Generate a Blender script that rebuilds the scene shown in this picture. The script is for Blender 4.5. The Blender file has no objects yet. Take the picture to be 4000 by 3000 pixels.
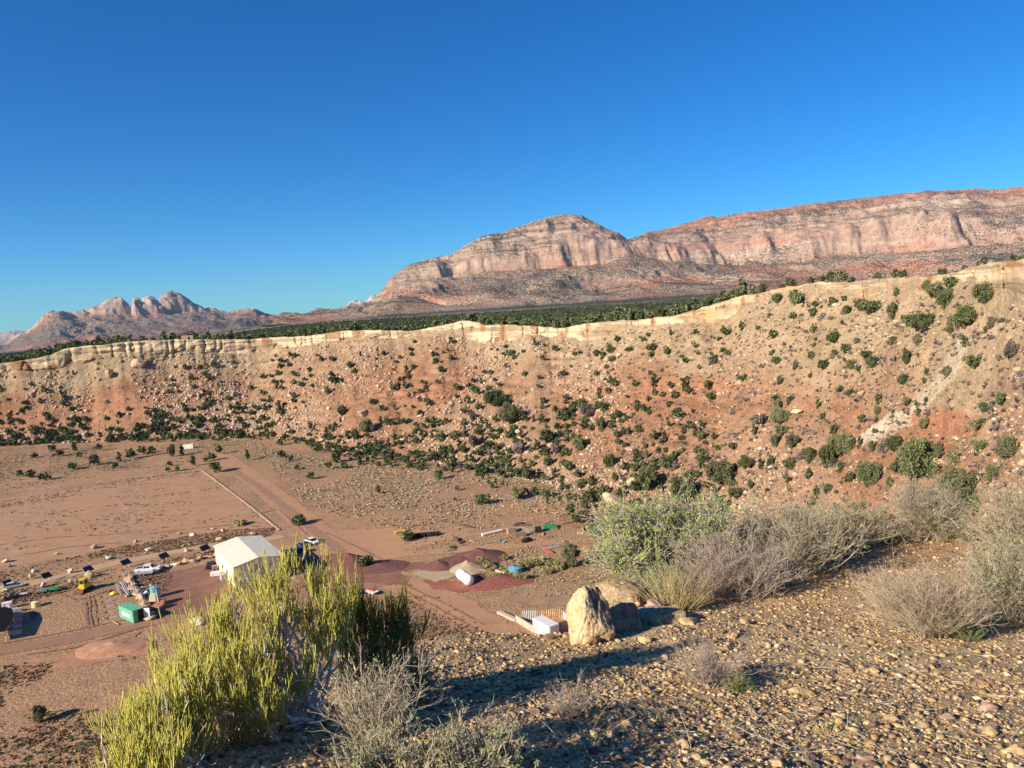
import bpy, math, random
import numpy as np
from mathutils import Vector, Matrix
# ------------------------------------------------------------ camera, sky, sun, exposure
C = bpy.context.scene.collection
SC = bpy.context.scene
CZ = 60.0
PITCH, ROLL, FPX = math.radians(6.1), math.radians(3.5), 2900.0
fw = np.array([0, math.cos(PITCH), -math.sin(PITCH)])
_r0 = np.array([1., 0, 0]); _u0 = np.cross(_r0, fw)
rt = _r0*math.cos(ROLL) - _u0*math.sin(ROLL); up = _u0*math.cos(ROLL) + _r0*math.sin(ROLL)
CAM = np.array([0, 0, CZ])
cam = bpy.data.cameras.new("camera"); cam.lens = FPX/4000*36; cam.sensor_width = 36
cam.clip_start = 0.05; cam.clip_end = 60000
co = bpy.data.objects.new("camera", cam); C.objects.link(co)
co.matrix_world = Matrix(((rt[0], up[0], -fw[0], 0), (rt[1], up[1], -fw[1], 0), (rt[2], up[2], -fw[2], CZ), (0, 0, 0, 1)))
SC.camera = co
SUN_EL = math.radians(26); sd = np.array([-0.82, -0.57, 0]); sd /= np.linalg.norm(sd)
SUNV = np.array([sd[0]*math.cos(SUN_EL), sd[1]*math.cos(SUN_EL), math.sin(SUN_EL)])
W = bpy.data.worlds.new("World"); SC.world = W; W.use_nodes = True
nt = W.node_tree; bg = nt.nodes['Background']
sky = nt.nodes.new('ShaderNodeTexSky'); sky.sky_type = 'NISHITA'; sky.sun_disc = False
sky.sun_elevation = SUN_EL; sky.sun_rotation = math.atan2(SUNV[0], SUNV[1])
sky.altitude = 1500; sky.air_density = 1.0; sky.dust_density = 0.0; sky.ozone_density = 5.0
hs = nt.nodes.new('ShaderNodeHueSaturation'); hs.inputs['Saturation'].default_value = 1.27; hs.inputs['Hue'].default_value = .5; hs.inputs['Value'].default_value = 1.05
nt.links.new(sky.outputs[0], hs.inputs['Color']); tn = nt.nodes.new('ShaderNodeMix'); tn.data_type = 'RGBA'; tn.blend_type = 'MULTIPLY'; tn.inputs[0].default_value = 1; tn.inputs[7].default_value = (.42, .98, 1.18, 1)
nt.links.new(hs.outputs[0], tn.inputs[6]); nt.links.new(tn.outputs[2], bg.inputs[0]); bg.inputs[1].default_value = 0.069
sl = bpy.data.lights.new("sun", 'SUN'); sl.energy = 5.0; sl.angle = math.radians(.5); sl.color = (1, .875, .69)
so = bpy.data.objects.new("sun", sl); C.objects.link(so); so.location = (0, 0, 200)
so.rotation_euler = Vector(SUNV).to_track_quat('Z', 'Y').to_euler()
SC.view_settings.view_transform = 'Standard'; SC.view_settings.look = 'None'
SC.view_settings.exposure = 0.7; SC.view_settings.gamma = 1
SC.cycles.use_denoising = True; SC.cycles.volume_bounces = 0; SC.cycles.max_bounces = 6; SC.cycles.transparent_max_bounces = 16
# ------------------------------------------------------------ helpers
rng = np.random.default_rng(7); random.seed(7)
def ray(x, y):
    x = np.asarray(x, float); y = np.asarray(y, float)
    d = fw*FPX + rt*(x[..., None]-2000) - up*(y[..., None]-1500)
    return d/np.linalg.norm(d, axis=-1, keepdims=True)
def gp(x, y, z=0.):
    d = ray(x, y); t = (z-CZ)/d[..., 2]
    return CAM + d*t[..., None]
def proj(p):
    q = np.asarray(p)-CAM; w = q@fw
    return 2000+FPX*(q@rt)/w, 1500-FPX*(q@up)/w, w
def _h(ix, iy, iz, s):
    n = (ix*374761393 + iy*668265263 + iz*2147483647//7 + s*144665) & 0xffffffff
    n = ((n ^ (n >> 13))*1274126177) & 0xffffffff
    n = ((n ^ (n >> 16))*2246822519) & 0xffffffff
    return ((n ^ (n >> 15)) & 0xffffff)/float(0xffffff)
def vn(x, y, z=0., s=0):
    x, y, z = np.broadcast_arrays(np.asarray(x, float), np.asarray(y, float), np.asarray(z, float))
    ix, iy, iz = [np.floor(a).astype(np.int64) for a in (x, y, z)]
    fx, fy, fz = x-ix, y-iy, z-iz
    fx, fy, fz = [a*a*(3-2*a) for a in (fx, fy, fz)]
    r = 0
    for dx in (0, 1):
        for dy in (0, 1):
            for dz in (0, 1):
                r = r + _h(ix+dx, iy+dy, iz+dz, s)*(fx if dx else 1-fx)*(fy if dy else 1-fy)*(fz if dz else 1-fz)
    return r*2-1
def fbm(x, y, z=0., o=4, s=0, g=.5):
    r = 0; a = 1; t = 0
    for i in range(o):
        r = r + a*vn(np.asarray(x)*2**i, np.asarray(y)*2**i, np.asarray(z)*2**i, s+i*17); t += a; a *= g
    return r/t
def ridged(x, y, z=0., o=4, s=0):
    r = 0; a = 1; t = 0
    for i in range(o):
        r = r + a*(1.2-2*np.sqrt(vn(np.asarray(x)*2**i, np.asarray(y)*2**i, np.asarray(z)*2**i, s+i*17)**2+.018)); t += a; a *= .5
    return r/t
def sstep(a, b, x):
    t = np.clip((x-a)/(b-a), 0, 1); return t*t*(3-2*t)
def meshnp(name, V, F, mats, smooth=False, col=None, mi=None, parent=None, attrs=None):
    V = np.ascontiguousarray(V, dtype=np.float32).reshape(-1, 3); F = np.ascontiguousarray(F, dtype=np.int32); k = F.shape[1]
    me = bpy.data.meshes.new(name)
    me.vertices.add(len(V)); me.vertices.foreach_set('co', V.ravel())
    me.loops.add(F.size); me.loops.foreach_set('vertex_index', F.ravel())
    me.polygons.add(len(F)); me.polygons.foreach_set('loop_start', np.arange(0, F.size, k, dtype=np.int32))
    me.polygons.foreach_set('loop_total', np.full(len(F), k, dtype=np.int32))
    if smooth: me.polygons.foreach_set('use_smooth', np.ones(len(F), dtype=bool))
    for m in (mats if isinstance(mats, (list, tuple)) else [mats]): me.materials.append(m)
    if mi is not None: me.polygons.foreach_set('material_index', np.asarray(mi, dtype=np.int32))
    me.update(calc_edges=True)
    if col is not None:
        ca = me.color_attributes.new("Col", 'FLOAT_COLOR', 'POINT')
        c4 = np.ones((len(V), 4), dtype=np.float32); c4[:, :3] = np.asarray(col).reshape(-1, 3); ca.data.foreach_set('color', c4.ravel())
    for n, a in (attrs or {}).items():
        at = me.attributes.new(n, 'FLOAT', 'POINT'); at.data.foreach_set('value', np.asarray(a, dtype=np.float32).ravel())
    me.validate()
    o = bpy.data.objects.new(name, me); C.objects.link(o)
    if parent: o.parent = parent
    return o
def tag(o, label=None, cat=None, group=None, kind=None):
    if label: o['label'] = label
    if cat: o['category'] = cat
    if group: o['group'] = group
    if kind: o['kind'] = kind
    return o
def thing(name, label, cat, loc=(0, 0, 0), rz=0, group=None, scale=1.):
    o = bpy.data.objects.new(name, None); C.objects.link(o); o.location = [float(v) for v in loc]
    o.rotation_euler = (0, 0, rz); o.scale = (scale,)*3; o.empty_display_size = .2
    return tag(o, label, cat, group)
def gridF(nr, nc, wrap=False):
    i = np.arange(nr-1)[:, None]; j = np.arange(nc if wrap else nc-1)[None]
    j2 = (j+1) % nc
    return np.stack([i*nc+j, i*nc+j2, (i+1)*nc+j2, (i+1)*nc+j], -1).reshape(-1, 4)
# ---- materials
def newmat(name):
    m = bpy.data.materials.new(name); m.use_nodes = True
    return m, m.node_tree.nodes, m.node_tree.links, m.node_tree.nodes['Principled BSDF']
def node(N, t, **k):
    n = N.new(t)
    for a, v in k.items():
        if a in n.inputs: n.inputs[a].default_value = v
        else: setattr(n, a, v)
    return n
def mapr(N, L, src, a, b, c, d):
    m = node(N, 'ShaderNodeMapRange'); m.inputs[1].default_value = a; m.inputs[2].default_value = b
    m.inputs[3].default_value = c; m.inputs[4].default_value = d; L.new(src, m.inputs[0]); return m.outputs[0]
def mixc(N, L, fac, a, b, mode='MIX'):
    m = node(N, 'ShaderNodeMix', data_type='RGBA', blend_type=mode)
    for k, v in ((0, fac), (6, a), (7, b)):
        if isinstance(v, (int, float)): m.inputs[k].default_value = v
        elif isinstance(v, tuple): m.inputs[k].default_value = (*v, 1)
        else: L.new(v, m.inputs[k])
    return m.outputs[2]
def simple(name, col, rough=.7, var=.15, scale=3., metal=0., bump=0., col2=None, obj=True, spec=.3):
    m, N, L, b = newmat(name)
    tc = node(N, 'ShaderNodeTexCoord'); nz = node(N, 'ShaderNodeTexNoise', Scale=scale, Detail=5.)
    L.new(tc.outputs['Object'] if obj else node(N, 'ShaderNodeNewGeometry').outputs['Position'], nz.inputs['Vector'])
    c2 = col2 or tuple(c*(1-var*1.6) for c in col); c1 = tuple(min(1, c*(1+var*.6)) for c in col)
    L.new(mixc(N, L, mapr(N, L, nz.outputs[0], .35, .65, 0, 1), c1, c2), b.inputs['Base Color'])
    b.inputs['Roughness'].default_value = rough; b.inputs['Metallic'].default_value = metal
    b.inputs['Specular IOR Level'].default_value = spec
    if bump:
        bp = node(N, 'ShaderNodeBump', Strength=bump, Distance=.05); L.new(nz.outputs[0], bp.inputs['Height']); L.new(bp.outputs[0], b.inputs['Normal'])
    return m
def vcolmat(name, scales=(.5, 4.), amps=(.18, .25), bump=.4, dist=.3, dots=None):
    m, N, L, b = newmat(name)
    at = node(N, 'ShaderNodeAttribute', attribute_name='Col'); g = node(N, 'ShaderNodeNewGeometry')
    c = at.outputs[0]; last = None
    for s, a in zip(scales, amps):
        nz = node(N, 'ShaderNodeTexNoise', Scale=s, Detail=6., Roughness=.65); L.new(g.outputs['Position'], nz.inputs['Vector']); last = nz
        f = mapr(N, L, nz.outputs[0], .3, .7, 1-a, 1+a)
        v = node(N, 'ShaderNodeCombineColor'); [L.new(f, v.inputs[i]) for i in range(3)]
        c = mixc(N, L, 1., c, v.outputs[0], 'MULTIPLY')
    L.new(c, b.inputs['Base Color']); b.inputs['Roughness'].default_value = .95; b.inputs['Specular IOR Level'].default_value = .15
    bp = node(N, 'ShaderNodeBump', Strength=bump, Distance=dist); L.new(last.outputs[0], bp.inputs['Height']); L.new(bp.outputs[0], b.inputs['Normal'])
    return m
# ------------------------------------------------------------ terrain function
def th_of(px, py=1300.):
    d = ray(px, py); return np.arctan2(d[..., 0], d[..., 1])
_rx = np.array([-1200, -600, 0, 100, 200, 250, 350, 500, 650, 800, 1000, 1200, 1330, 1450, 1600, 1650, 1750, 1800, 1830, 1900, 2000, 2180, 2350, 2500, 2600, 2700, 2800, 2900, 3000, 3150, 3350, 3500, 3650, 3750, 3800, 3900, 4000, 4300, 4700])
_ry = np.array([1490, 1470, 1423, 1407, 1384, 1362, 1350, 1334, 1329, 1326, 1323, 1312, 1294, 1289, 1292, 1286, 1267, 1254, 1253, 1267, 1269, 1283, 1256, 1247, 1238, 1215, 1188, 1157, 1137, 1107, 1098, 1077, 1073, 1057, 1034, 1023, 1007, 960, 900.])
_rd = np.interp(_rx, [-1200, -600, 0, 500, 1000, 1500, 1850, 2200, 2500, 3000, 3500, 4000, 4700], [620, 560, 510, 485, 475, 425, 390, 350, 315, 258, 205, 158, 115])
_rr = ray(_rx, _ry); _hh = np.hypot(_rr[:, 0], _rr[:, 1])
RT = np.arctan2(_rr[:, 0], _rr[:, 1]); RZ = CZ + _rr[:, 2]/_hh*_rd; RR = _rd
_cx = [-1200, 0, 300, 500, 1000, 1500, 1850, 2200, 2550, 3000, 3400, 3800, 4000, 4700]; _ch = [4, 5, 6.5, 8.5, 5.5, 5, 7.5, 5, 4., 3.5, 3.5, 4, 8, 9]
_bx = np.array([-600, 0, 500, 1000, 1400, 1800, 2200, 2400]); _by = np.array([1790, 1740, 1720, 1700, 1765, 1800, 1885, 2000])
_bp = gp(_bx, _by); BT = list(np.arctan2(_bp[:, 0], _bp[:, 1])); BR = list(np.hypot(_bp[:, 0], _bp[:, 1]))
for px, rr in ((2700, 188), (3000, 163), (3500, 122), (4000, 92), (4700, 68)): BT.append(float(th_of(px))); BR.append(rr)
def tprof(th):
    tc = np.clip(th, RT[0], RT[-1])
    a = th*400
    rr = np.interp(tc, RT, RR) + 5*fbm(a/28, 3.3, o=4, s=5) + 2.0*ridged(a/9, 7.7, o=3, s=9)*sstep(.0, .5, .5)
    rz = np.interp(tc, RT, RZ) + .7*fbm(a/10, 1.3, o=3, s=6)
    rb = np.interp(np.clip(th, BT[0], BT[-1]), BT, BR)
    hc = np.interp(tc, th_of(np.array(_cx, float)), _ch)*np.clip(1+1.1*fbm(a/22, 9.1, o=4, s=8), .25, 2)
    return rr, rz, rb, hc
ZP = 38.
def Hpol(th, r):
    rr, rz, rb, hc = tprof(th)
    near = 46*np.clip(1-(r-8)/70, 0, 1)**1.25
    s = np.clip((r-rb)/(rr-rb), 0, 1)
    zc = rz-hc
    a = th*400
    gul = (fbm(a/22, r/60, o=4, s=21)*2.6 + ridged(a/9, r/40, o=3, s=23)*.9)*np.sin(np.pi*np.clip(s, 0, 1))**.7
    z = zc*(.25*s+.75*s**1.35) + gul + .25*fbm(th*r/3, r/3, o=3, s=25)*sstep(0, .1, s)
    x, y = r*np.sin(th), r*np.cos(th); tal = sstep(0, .08, s)*(s < 1)
    z = z + tal*(.55*ridged(x/6.5, y/6.5, o=3, s=31)+.3*fbm(x/2.2, y/2.2, o=2, s=32))
    q = z/3.4+.35*fbm(a/30, r/90, o=2, s=33); fq = q-np.floor(q); led = sstep(.05, .55, fbm(a/26, z/7, o=3, s=34)+.45*np.exp(-((s-.6)/.14)**2)+.3*sstep(.75, .95, s)-.1)
    z = z + tal*led*1.5*(sstep(.55, .8, fq)-fq)
    val = .12*fbm(x/12, y/12, o=3, s=27)*sstep(80, 100, r) + .9*sstep(.18, 0, (rb-r)/90)*0
    fall = .016*sstep(-.22, -.5, th)*np.clip(r-600, 0, None)
    pl = rz + (ZP-rz)*(1-np.exp(-np.clip(r-rr, 0, None)/170)) - fall + 1.2*fbm(x/60, y/60, o=3, s=29)*sstep(0, 60, r-rr)
    return np.where(r > rr+2.5, pl, np.maximum(z, 0)+near+val)
def H(x, y): return Hpol(np.arctan2(x, y), np.hypot(x, y))
def hit(px, py, lift=0.):
    d = ray(px, py); t = np.concatenate([np.linspace(60, 700, 2600)])
    P = CAM + d*t[:, None]; dz = P[:, 2]-H(P[:, 0], P[:, 1])
    i = np.argmax(dz < 0)
    if dz[i] >= 0: return None
    return P[i]
# ------------------------------------------------------------ ground, cliff, plateau
def lerp(a, b, t): return a+(b-a)*t[..., None]
th = np.concatenate([np.linspace(-math.pi, -.86, 60, endpoint=False), np.linspace(-.86, .80, 1400), np.linspace(.80, math.pi, 60)[1:-1]])
nT = len(th); rr, rz, rb, hc = tprof(th)
def inpoly2(x, y, poly):
    r = np.zeros(x.shape, bool)
    for i in range(len(poly)):
        x1, y1 = poly[i]; x2, y2 = poly[(i+1) % len(poly)]; r ^= ((y1 > y) != (y2 > y)) & (x < (x2-x1)*(y-y1)/(y2-y1+1e-12)+x1)
    return r
def build_strip(Rm):
    T = np.broadcast_to(th, Rm.shape); return T, Rm
cValley = np.array([.43, .255, .145]); cValley2 = np.array([.34, .215, .125]); cTalus = np.array([.33, .205, .13]); cRed = np.array([.31, .165, .098])
cUp = np.array([.37, .275, .175]); cCliff = np.array([.62, .48, .31]); cCliff2 = np.array([.55, .36, .19]); cDark = np.array([.10, .085, .05])
def groundcol(T, Rm, x, y, z):
    rr, rz, rb, hc = tprof(T)
    s = (Rm-rb)/(rr-rb); a = T*400
    n1 = fbm(x/14, y/14, o=5, s=41); n2 = fbm(x/50, y/50, o=3, s=42); n3 = fbm(x/2.5, y/2.5, o=3, s=43)
    c = lerp(cValley, cValley2, sstep(-.1, .5, n1+n2*.6))*(1+.10*n3)[..., None]
    tl = lerp(cTalus, cRed, sstep(.0, .45, fbm(a/38, s*2.2, o=4, s=44)*1.3+.55*np.exp(-((s-.52)/.16)**2)-.12+.15*n1))
    band = np.exp(-((s-.56+.03*vn(a/30, 0, 0, 46))/.035)**2)*sstep(-.2, .2, fbm(a/30, 2., o=2, s=45))
    tl = lerp(tl, cRed*.85, band*.8)
    tl = lerp(tl, cUp, sstep(.62, .95, s+.25*fbm(a/16, s*3, o=4, s=47)+.18*n2))
    tl = tl*np.array([.98, .955, .91])*(1+.34*fbm((x+.3*y)/3.5, (y+z)/4, z/5, o=4, s=48)+.10*fbm(a/6, Rm/14, o=3, s=49))[..., None]
    c = lerp(c, tl, sstep(-.22, .12, s+.12*n1))
    # white chalky chute on the right slope
    px, py, w = proj(np.stack([x, y, z], -1)); j1, j2 = 22*fbm(a/3, Rm/4, o=4, s=51), 16*fbm(a/3, Rm/4, o=4, s=52)
    for poly, cc, st in (([(3330, 1730), (3400, 1680), (3540, 1590), (3630, 1500), (3700, 1400), (3740, 1320), (3800, 1320), (3750, 1430), (3670, 1550), (3580, 1650), (3470, 1710), (3370, 1745)], np.array([.50, .42, .30]), .65),
                         ([(3340, 1725), (3400, 1670), (3475, 1610), (3520, 1620), (3450, 1690), (3370, 1735)], np.array([.56, .48, .35]), .75),
                         ([(3560, 1610), (3700, 1590), (3850, 1640), (3830, 1700), (3650, 1740), (3570, 1700)], np.array([.36, .165, .09]), .9), ([(2510, 1480), (2700, 1465), (2920, 1490), (2880, 1530), (2560, 1565)], np.array([.38, .18, .10]), .85),
                         ([(1350, 1470), (1700, 1500), (1900, 1480), (1850, 1560), (1500, 1570)], np.array([.36, .175, .10]), .7), ([(330, 1540), (620, 1540), (600, 1620), (350, 1620)], np.array([.38, .19, .11]), .7)):
        k_ = (inpoly2(px+j1, py+j2, poly) & (w > 0) & (s > .03)); c = np.where(k_[..., None], c*(1-st)+cc*st*(1+.15*fbm(a/1.5, Rm/4, o=3, s=53))[..., None], c)
    return c
r1 = np.linspace(0, 1, 34)**.8
Rnear = 5+(98-5)*r1[:-1, None]*np.ones(nT)
Rnear = np.minimum(Rnear, (rb*.9)[None]*np.ones_like(Rnear)*1.0); Rn = np.minimum(98, rb*.9)
Rnear = 5+(Rn-5)[None]*r1[:-1, None]
rv = np.linspace(0, 1, 170)
Rval = 1/(1/Rn[None]+(1/rb-1/Rn)[None]*rv[:-1, None])
rs = np.linspace(0, 1, 330); Rtal = rb[None]+(rr-rb)[None]*rs[:, None]
Rm = np.concatenate([Rnear, Rval, Rtal]); Tm = np.broadcast_to(th, Rm.shape)
Z = Hpol(Tm, Rm); X, Y = Rm*np.sin(Tm), Rm*np.cos(Tm)
gcol = groundcol(Tm, Rm, X, Y, Z)
M_ground = vcolmat('dry_earth', (.35, 1.6), (.16, .38), .9, .5)
og = meshnp('ground', np.stack([X, Y, Z], -1), gridF(len(Rm), nT, True), M_ground, True, gcol); tag(og, kind='structure')
# cliff band below the rim: blocky ledges, cracks and alcoves
nk = 34; v = np.linspace(0, 1, nk); zb = Hpol(th, rr-.01)
V = v[:, None]; A = th[None]*400
ztop = rz[None]; zz = (zb-1.2)[None]+(ztop-(zb-1.2)[None])*V
hrel = zz/3.1
blk = fbm(A/3.2, hrel*1.1, o=3, s=61); blk = .5*blk+.9*np.round(fbm(A/4.5, hrel*.8, o=2, s=60)*2.5)/2.5; led = vn(A/25, zz/1.5, 0, 62)
crk = np.clip(np.abs(fbm(A/5.5, zz/16, o=2, s=63))/.10, 0, 1)
big = ridged(A/24, zz/60, o=2, s=66)
off = 2.2*V**1.0 - 1.0*blk - .8*np.round(led*1.8)/1.8*.9 + 1.6*(1-crk) - 1.4*big
off = np.where(V > .93, off+2.5*(V-.93)/.07, off)
fade = sstep(0, .12, V)*1.0
Rc = rr[None]-.3+off*fade
Rc[-1] = np.maximum(Rc[-2]+1.0, rr+2.2)
Tc = np.broadcast_to(th, Rc.shape)
Zc = zz+.25*fbm(A/2, zz*2, o=2, s=64)*(V > .05)
ccol = lerp(cCliff, cCliff2, sstep(.0, .6, fbm(A/20, zz/4, o=4, s=65)+.55*sstep(1900, 3600, proj(np.stack([rr*np.sin(th), rr*np.cos(th), rz], -1))[0])[None]-.15))
ccol = lerp(ccol, cCliff*.8, (1-crk)*.5)*(1-.35*sstep(.15, .5, vn(A/30, zz/.8, 0, 67)))[..., None]
ccol = lerp(ccol, cUp*.9, sstep(-.05, .35, fbm(A/14, zz/3, o=4, s=68)-.25+.5*(1-V)))
ccol = lerp(ccol, np.array([.30, .14, .06]), sstep(.5, .62, vn(A/3.5, zz/7, 0, 71))*.75)
M_cliff = vcolmat('sandstone_cliff', (.5, 3.), (.15, .22), .7, .35)
oc = meshnp('cliff', np.stack([Rc*np.sin(Tc), Rc*np.cos(Tc), Zc], -1), gridF(nk, nT, True), M_cliff, False, ccol); tag(oc, kind='structure')
# plateau behind the rim, out to the foot of the mountains
rp = np.concatenate([[0], np.geomspace(.004, 1, 150)])
R0 = Rc[-1]; Rp = R0[None]+(14000-R0)[None]*rp[:, None]**1.15; Tp = np.broadcast_to(th, Rp.shape)
Zp = Hpol(Tp, np.maximum(Rp, rr+2.6)); Zp[0] = Zc[-1]
Xp, Yp = Rp*np.sin(Tp), Rp*np.cos(Tp)
n = fbm(Xp/35, Yp/35, o=4, s=71); far = sstep(700, 1600, Rp)
pcol = lerp(cUp*.85, cRed*.8, sstep(-.2, .5, n)); pcol = lerp(pcol, np.array([.035, .05, .028]), far*sstep(-.35, .1, fbm(Xp/160, Yp/160, o=3, s=72)))
Zp = Zp-(1-np.cos(0))*0
Zp = Zp+far*1.8*np.abs(fbm(Xp/9, Yp/9, o=2, s=73))
M_plat = vcolmat('plateau_soil', (.3, .05), (.25, .2), .6, 1.)
op = meshnp('plateau', np.stack([Xp, Yp, Zp], -1), gridF(len(rp), nT, True), M_plat, True, pcol); tag(op, kind='structure')
# ------------------------------------------------------------ mountains
def mountain_mat(name, veg, vsc, vth, bump=3.):
    m, N, L, b = newmat(name)
    at = node(N, 'ShaderNodeAttribute', attribute_name='Col'); va = node(N, 'ShaderNodeAttribute', attribute_name='veg'); g = node(N, 'ShaderNodeNewGeometry')
    n1 = node(N, 'ShaderNodeTexNoise', Scale=vsc*.25, Detail=7., Roughness=.7); L.new(g.outputs['Position'], n1.inputs['Vector'])
    f = mapr(N, L, n1.outputs[0], .3, .7, .70, 1.25); v = node(N, 'ShaderNodeCombineColor'); [L.new(f, v.inputs[i]) for i in range(3)]
    c = mixc(N, L, 1., at.outputs[0], v.outputs[0], 'MULTIPLY')
    n2 = node(N, 'ShaderNodeTexNoise', Scale=vsc, Detail=1.5, Roughness=.6); L.new(g.outputs['Position'], n2.inputs['Vector'])
    su = node(N, 'ShaderNodeMath', operation='ADD'); L.new(n2.outputs[0], su.inputs[0]); L.new(va.outputs['Fac'], su.inputs[1])
    c = mixc(N, L, mapr(N, L, su.outputs[0], vth, vth+.06, 0, 1), c, veg)
    L.new(c, b.inputs['Base Color']); b.inputs['Roughness'].default_value = 1; b.inputs['Specular IOR Level'].default_value = .05
    bp = node(N, 'ShaderNodeBump', Strength=.6, Distance=bump); L.new(n1.outputs[0], bp.inputs['Height']); L.new(bp.outputs[0], b.inputs['Normal'])
    return m
S = 4000/2212.
def mountain(name, top, foot, r0, rF, rT, px0, px1, nth, nr, z0, colf, mat, seed, flute=160., gully=45., jag=6., cliffs=.75, extra=None, back=1500.):
    t0, t1 = float(th_of(px0*S, 1200)), float(th_of(px1*S, 1200))
    T = np.linspace(t0, t1, nth)
    PX = np.linspace(px0*S, px1*S, 400); TT = th_of(PX, np.full(400, 1200.))
    tx, ty = np.array(top, float).T*S; fx, fy = np.array(foot, float).T*S
    def zz(yp, r):
        d = ray(PX, yp); e = d[:, 2]/np.hypot(d[:, 0], d[:, 1]); return CZ+np.interp(T, TT, e)*np.interp(T, TT, r)
    rTa = np.interp(PX, np.array([p[0] for p in rT])*S, [p[1] for p in rT]); rFa = np.interp(PX, np.array([p[0] for p in rF])*S, [p[1] for p in rF]); r0a = np.interp(PX, np.array([p[0] for p in r0])*S, [p[1] for p in r0])
    zt = zz(np.interp(PX, tx, ty), rTa); zf = zz(np.interp(PX, fx, fy), rFa)
    rTt, rFt, r0t = [np.interp(T, TT, a) for a in (rTa, rFa, r0a)]
    zt = zt+jag*fbm(T*rTt/40, 0, o=3, s=seed+9)
    u = np.concatenate([np.linspace(0, 1, int(nr*.45))[:-1], np.linspace(1, 2, int(nr*.45))[:-1], np.linspace(2, 3, nr-2*int(nr*.45)+2)])
    U, TG = np.meshgrid(u, T, indexing='ij')
    R = np.where(U < 1, r0t+(rFt-r0t)*U, np.where(U < 2, rFt+(rTt-rFt)*(U-1), rTt+back*(U-2)**1.5))
    a = TG*rFt[None]
    # spurs and alcoves move the profile towards or away from the viewer
    sp = flute*(1.1*fbm((a+.3*R)/600, R/1200, o=2, s=seed)+.9*fbm((a+.4*R)/190+.6*fbm(a/300, z0+R/200, o=2, s=seed+22), R/420, o=4, s=seed+1))
    env = sstep(.1, .9, U)*(1-sstep(1.65, 1.98, U))
    Re = R-sp*env*-1
    k = np.clip((Re-r0t)/(rFt-r0t), 0, 1); c = np.clip((Re-rFt)/(rTt-rFt), 0, 1)
    q = c*5.+.5*fbm(a/900, 0, o=2, s=seed+3)+.35*fbm(a/160, c*3, o=3, s=seed+4)*env; st = (np.floor(q)+sstep(.25, .85, q-np.floor(q))-.5*fbm(a/900, 0, o=2, s=seed+3))/5.
    fr_ = np.clip(.30+.28*fbm(a/420, 0, o=3, s=seed+11), .05, .5); wd_ = .16+.10*fbm(a/200, 3., o=2, s=seed+13)
    lowc = fr_*sstep(0, 1, (c+.05*fbm(a/90, z0+c*3, o=3, s=seed+8))/wd_)+(1-fr_)*c**.8
    q2 = lowc*13+1.3*fbm(a/260, c*4, o=4, s=seed+12); l2 = (np.floor(q2)+sstep(.3, .8, q2-np.floor(q2))-1.3*fbm(a/260, c*4, o=4, s=seed+12))/13
    cc = (1-cliffs)*(.45*lowc+.55*np.clip(l2, 0, 1))+np.clip(st, 0, 1)*cliffs
    cc = np.where(U >= 1.97, 1., cc*sstep(0, .035, c))
    wp = .9*fbm(a/700, R/500, o=3, s=seed+21); hill = ridged((a+.8*R)/560+wp, (R-.5*a)/480-wp, o=4, s=seed+5)
    z = z0+(zf-z0)*k**1.35+gully*hill*np.sin(np.pi*np.clip(k, 0, 1)**1.1)
    z = z+(zt-zf)*cc*(1+.10*ridged(a/210, R/240, o=4, s=seed+6)*env*np.sin(np.pi*np.clip(c, 0, 1))) + (20*fbm(a/75, R/75, o=4, s=seed+7)+26*ridged(a/170, R/150, o=4, s=seed+14)*np.sin(np.pi*c))*env*(c < .98)
    z = np.where(U > 2, zt[None]-(U-2)*60-3, z)
    X, Y = R*np.sin(TG), R*np.cos(TG)
    dzr = np.gradient(z, axis=0)/np.maximum(np.gradient(R, axis=0), 1e-3)
    PXg = np.interp(T, TT, PX)[None]/S+0*z
    cl_ = c; col, veg = colf(PXg, k, c, z, a, dzr, hill, U)
    if extra: z = extra(PXg, U, z, T)
    o = meshnp(name, np.stack([X, Y, z], -1), gridF(*U.shape), mat, True, col, attrs={'veg': veg}); tag(o, kind='structure'); return o
pk = np.array([.38, .245, .18]); pk2 = np.array([.47, .34, .25]); mv = np.array([.37, .24, .17]); rd_ = np.array([.46, .19, .125]); orr = np.array([.42, .215, .145]); tan_ = np.array([.39, .275, .195])
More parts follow.
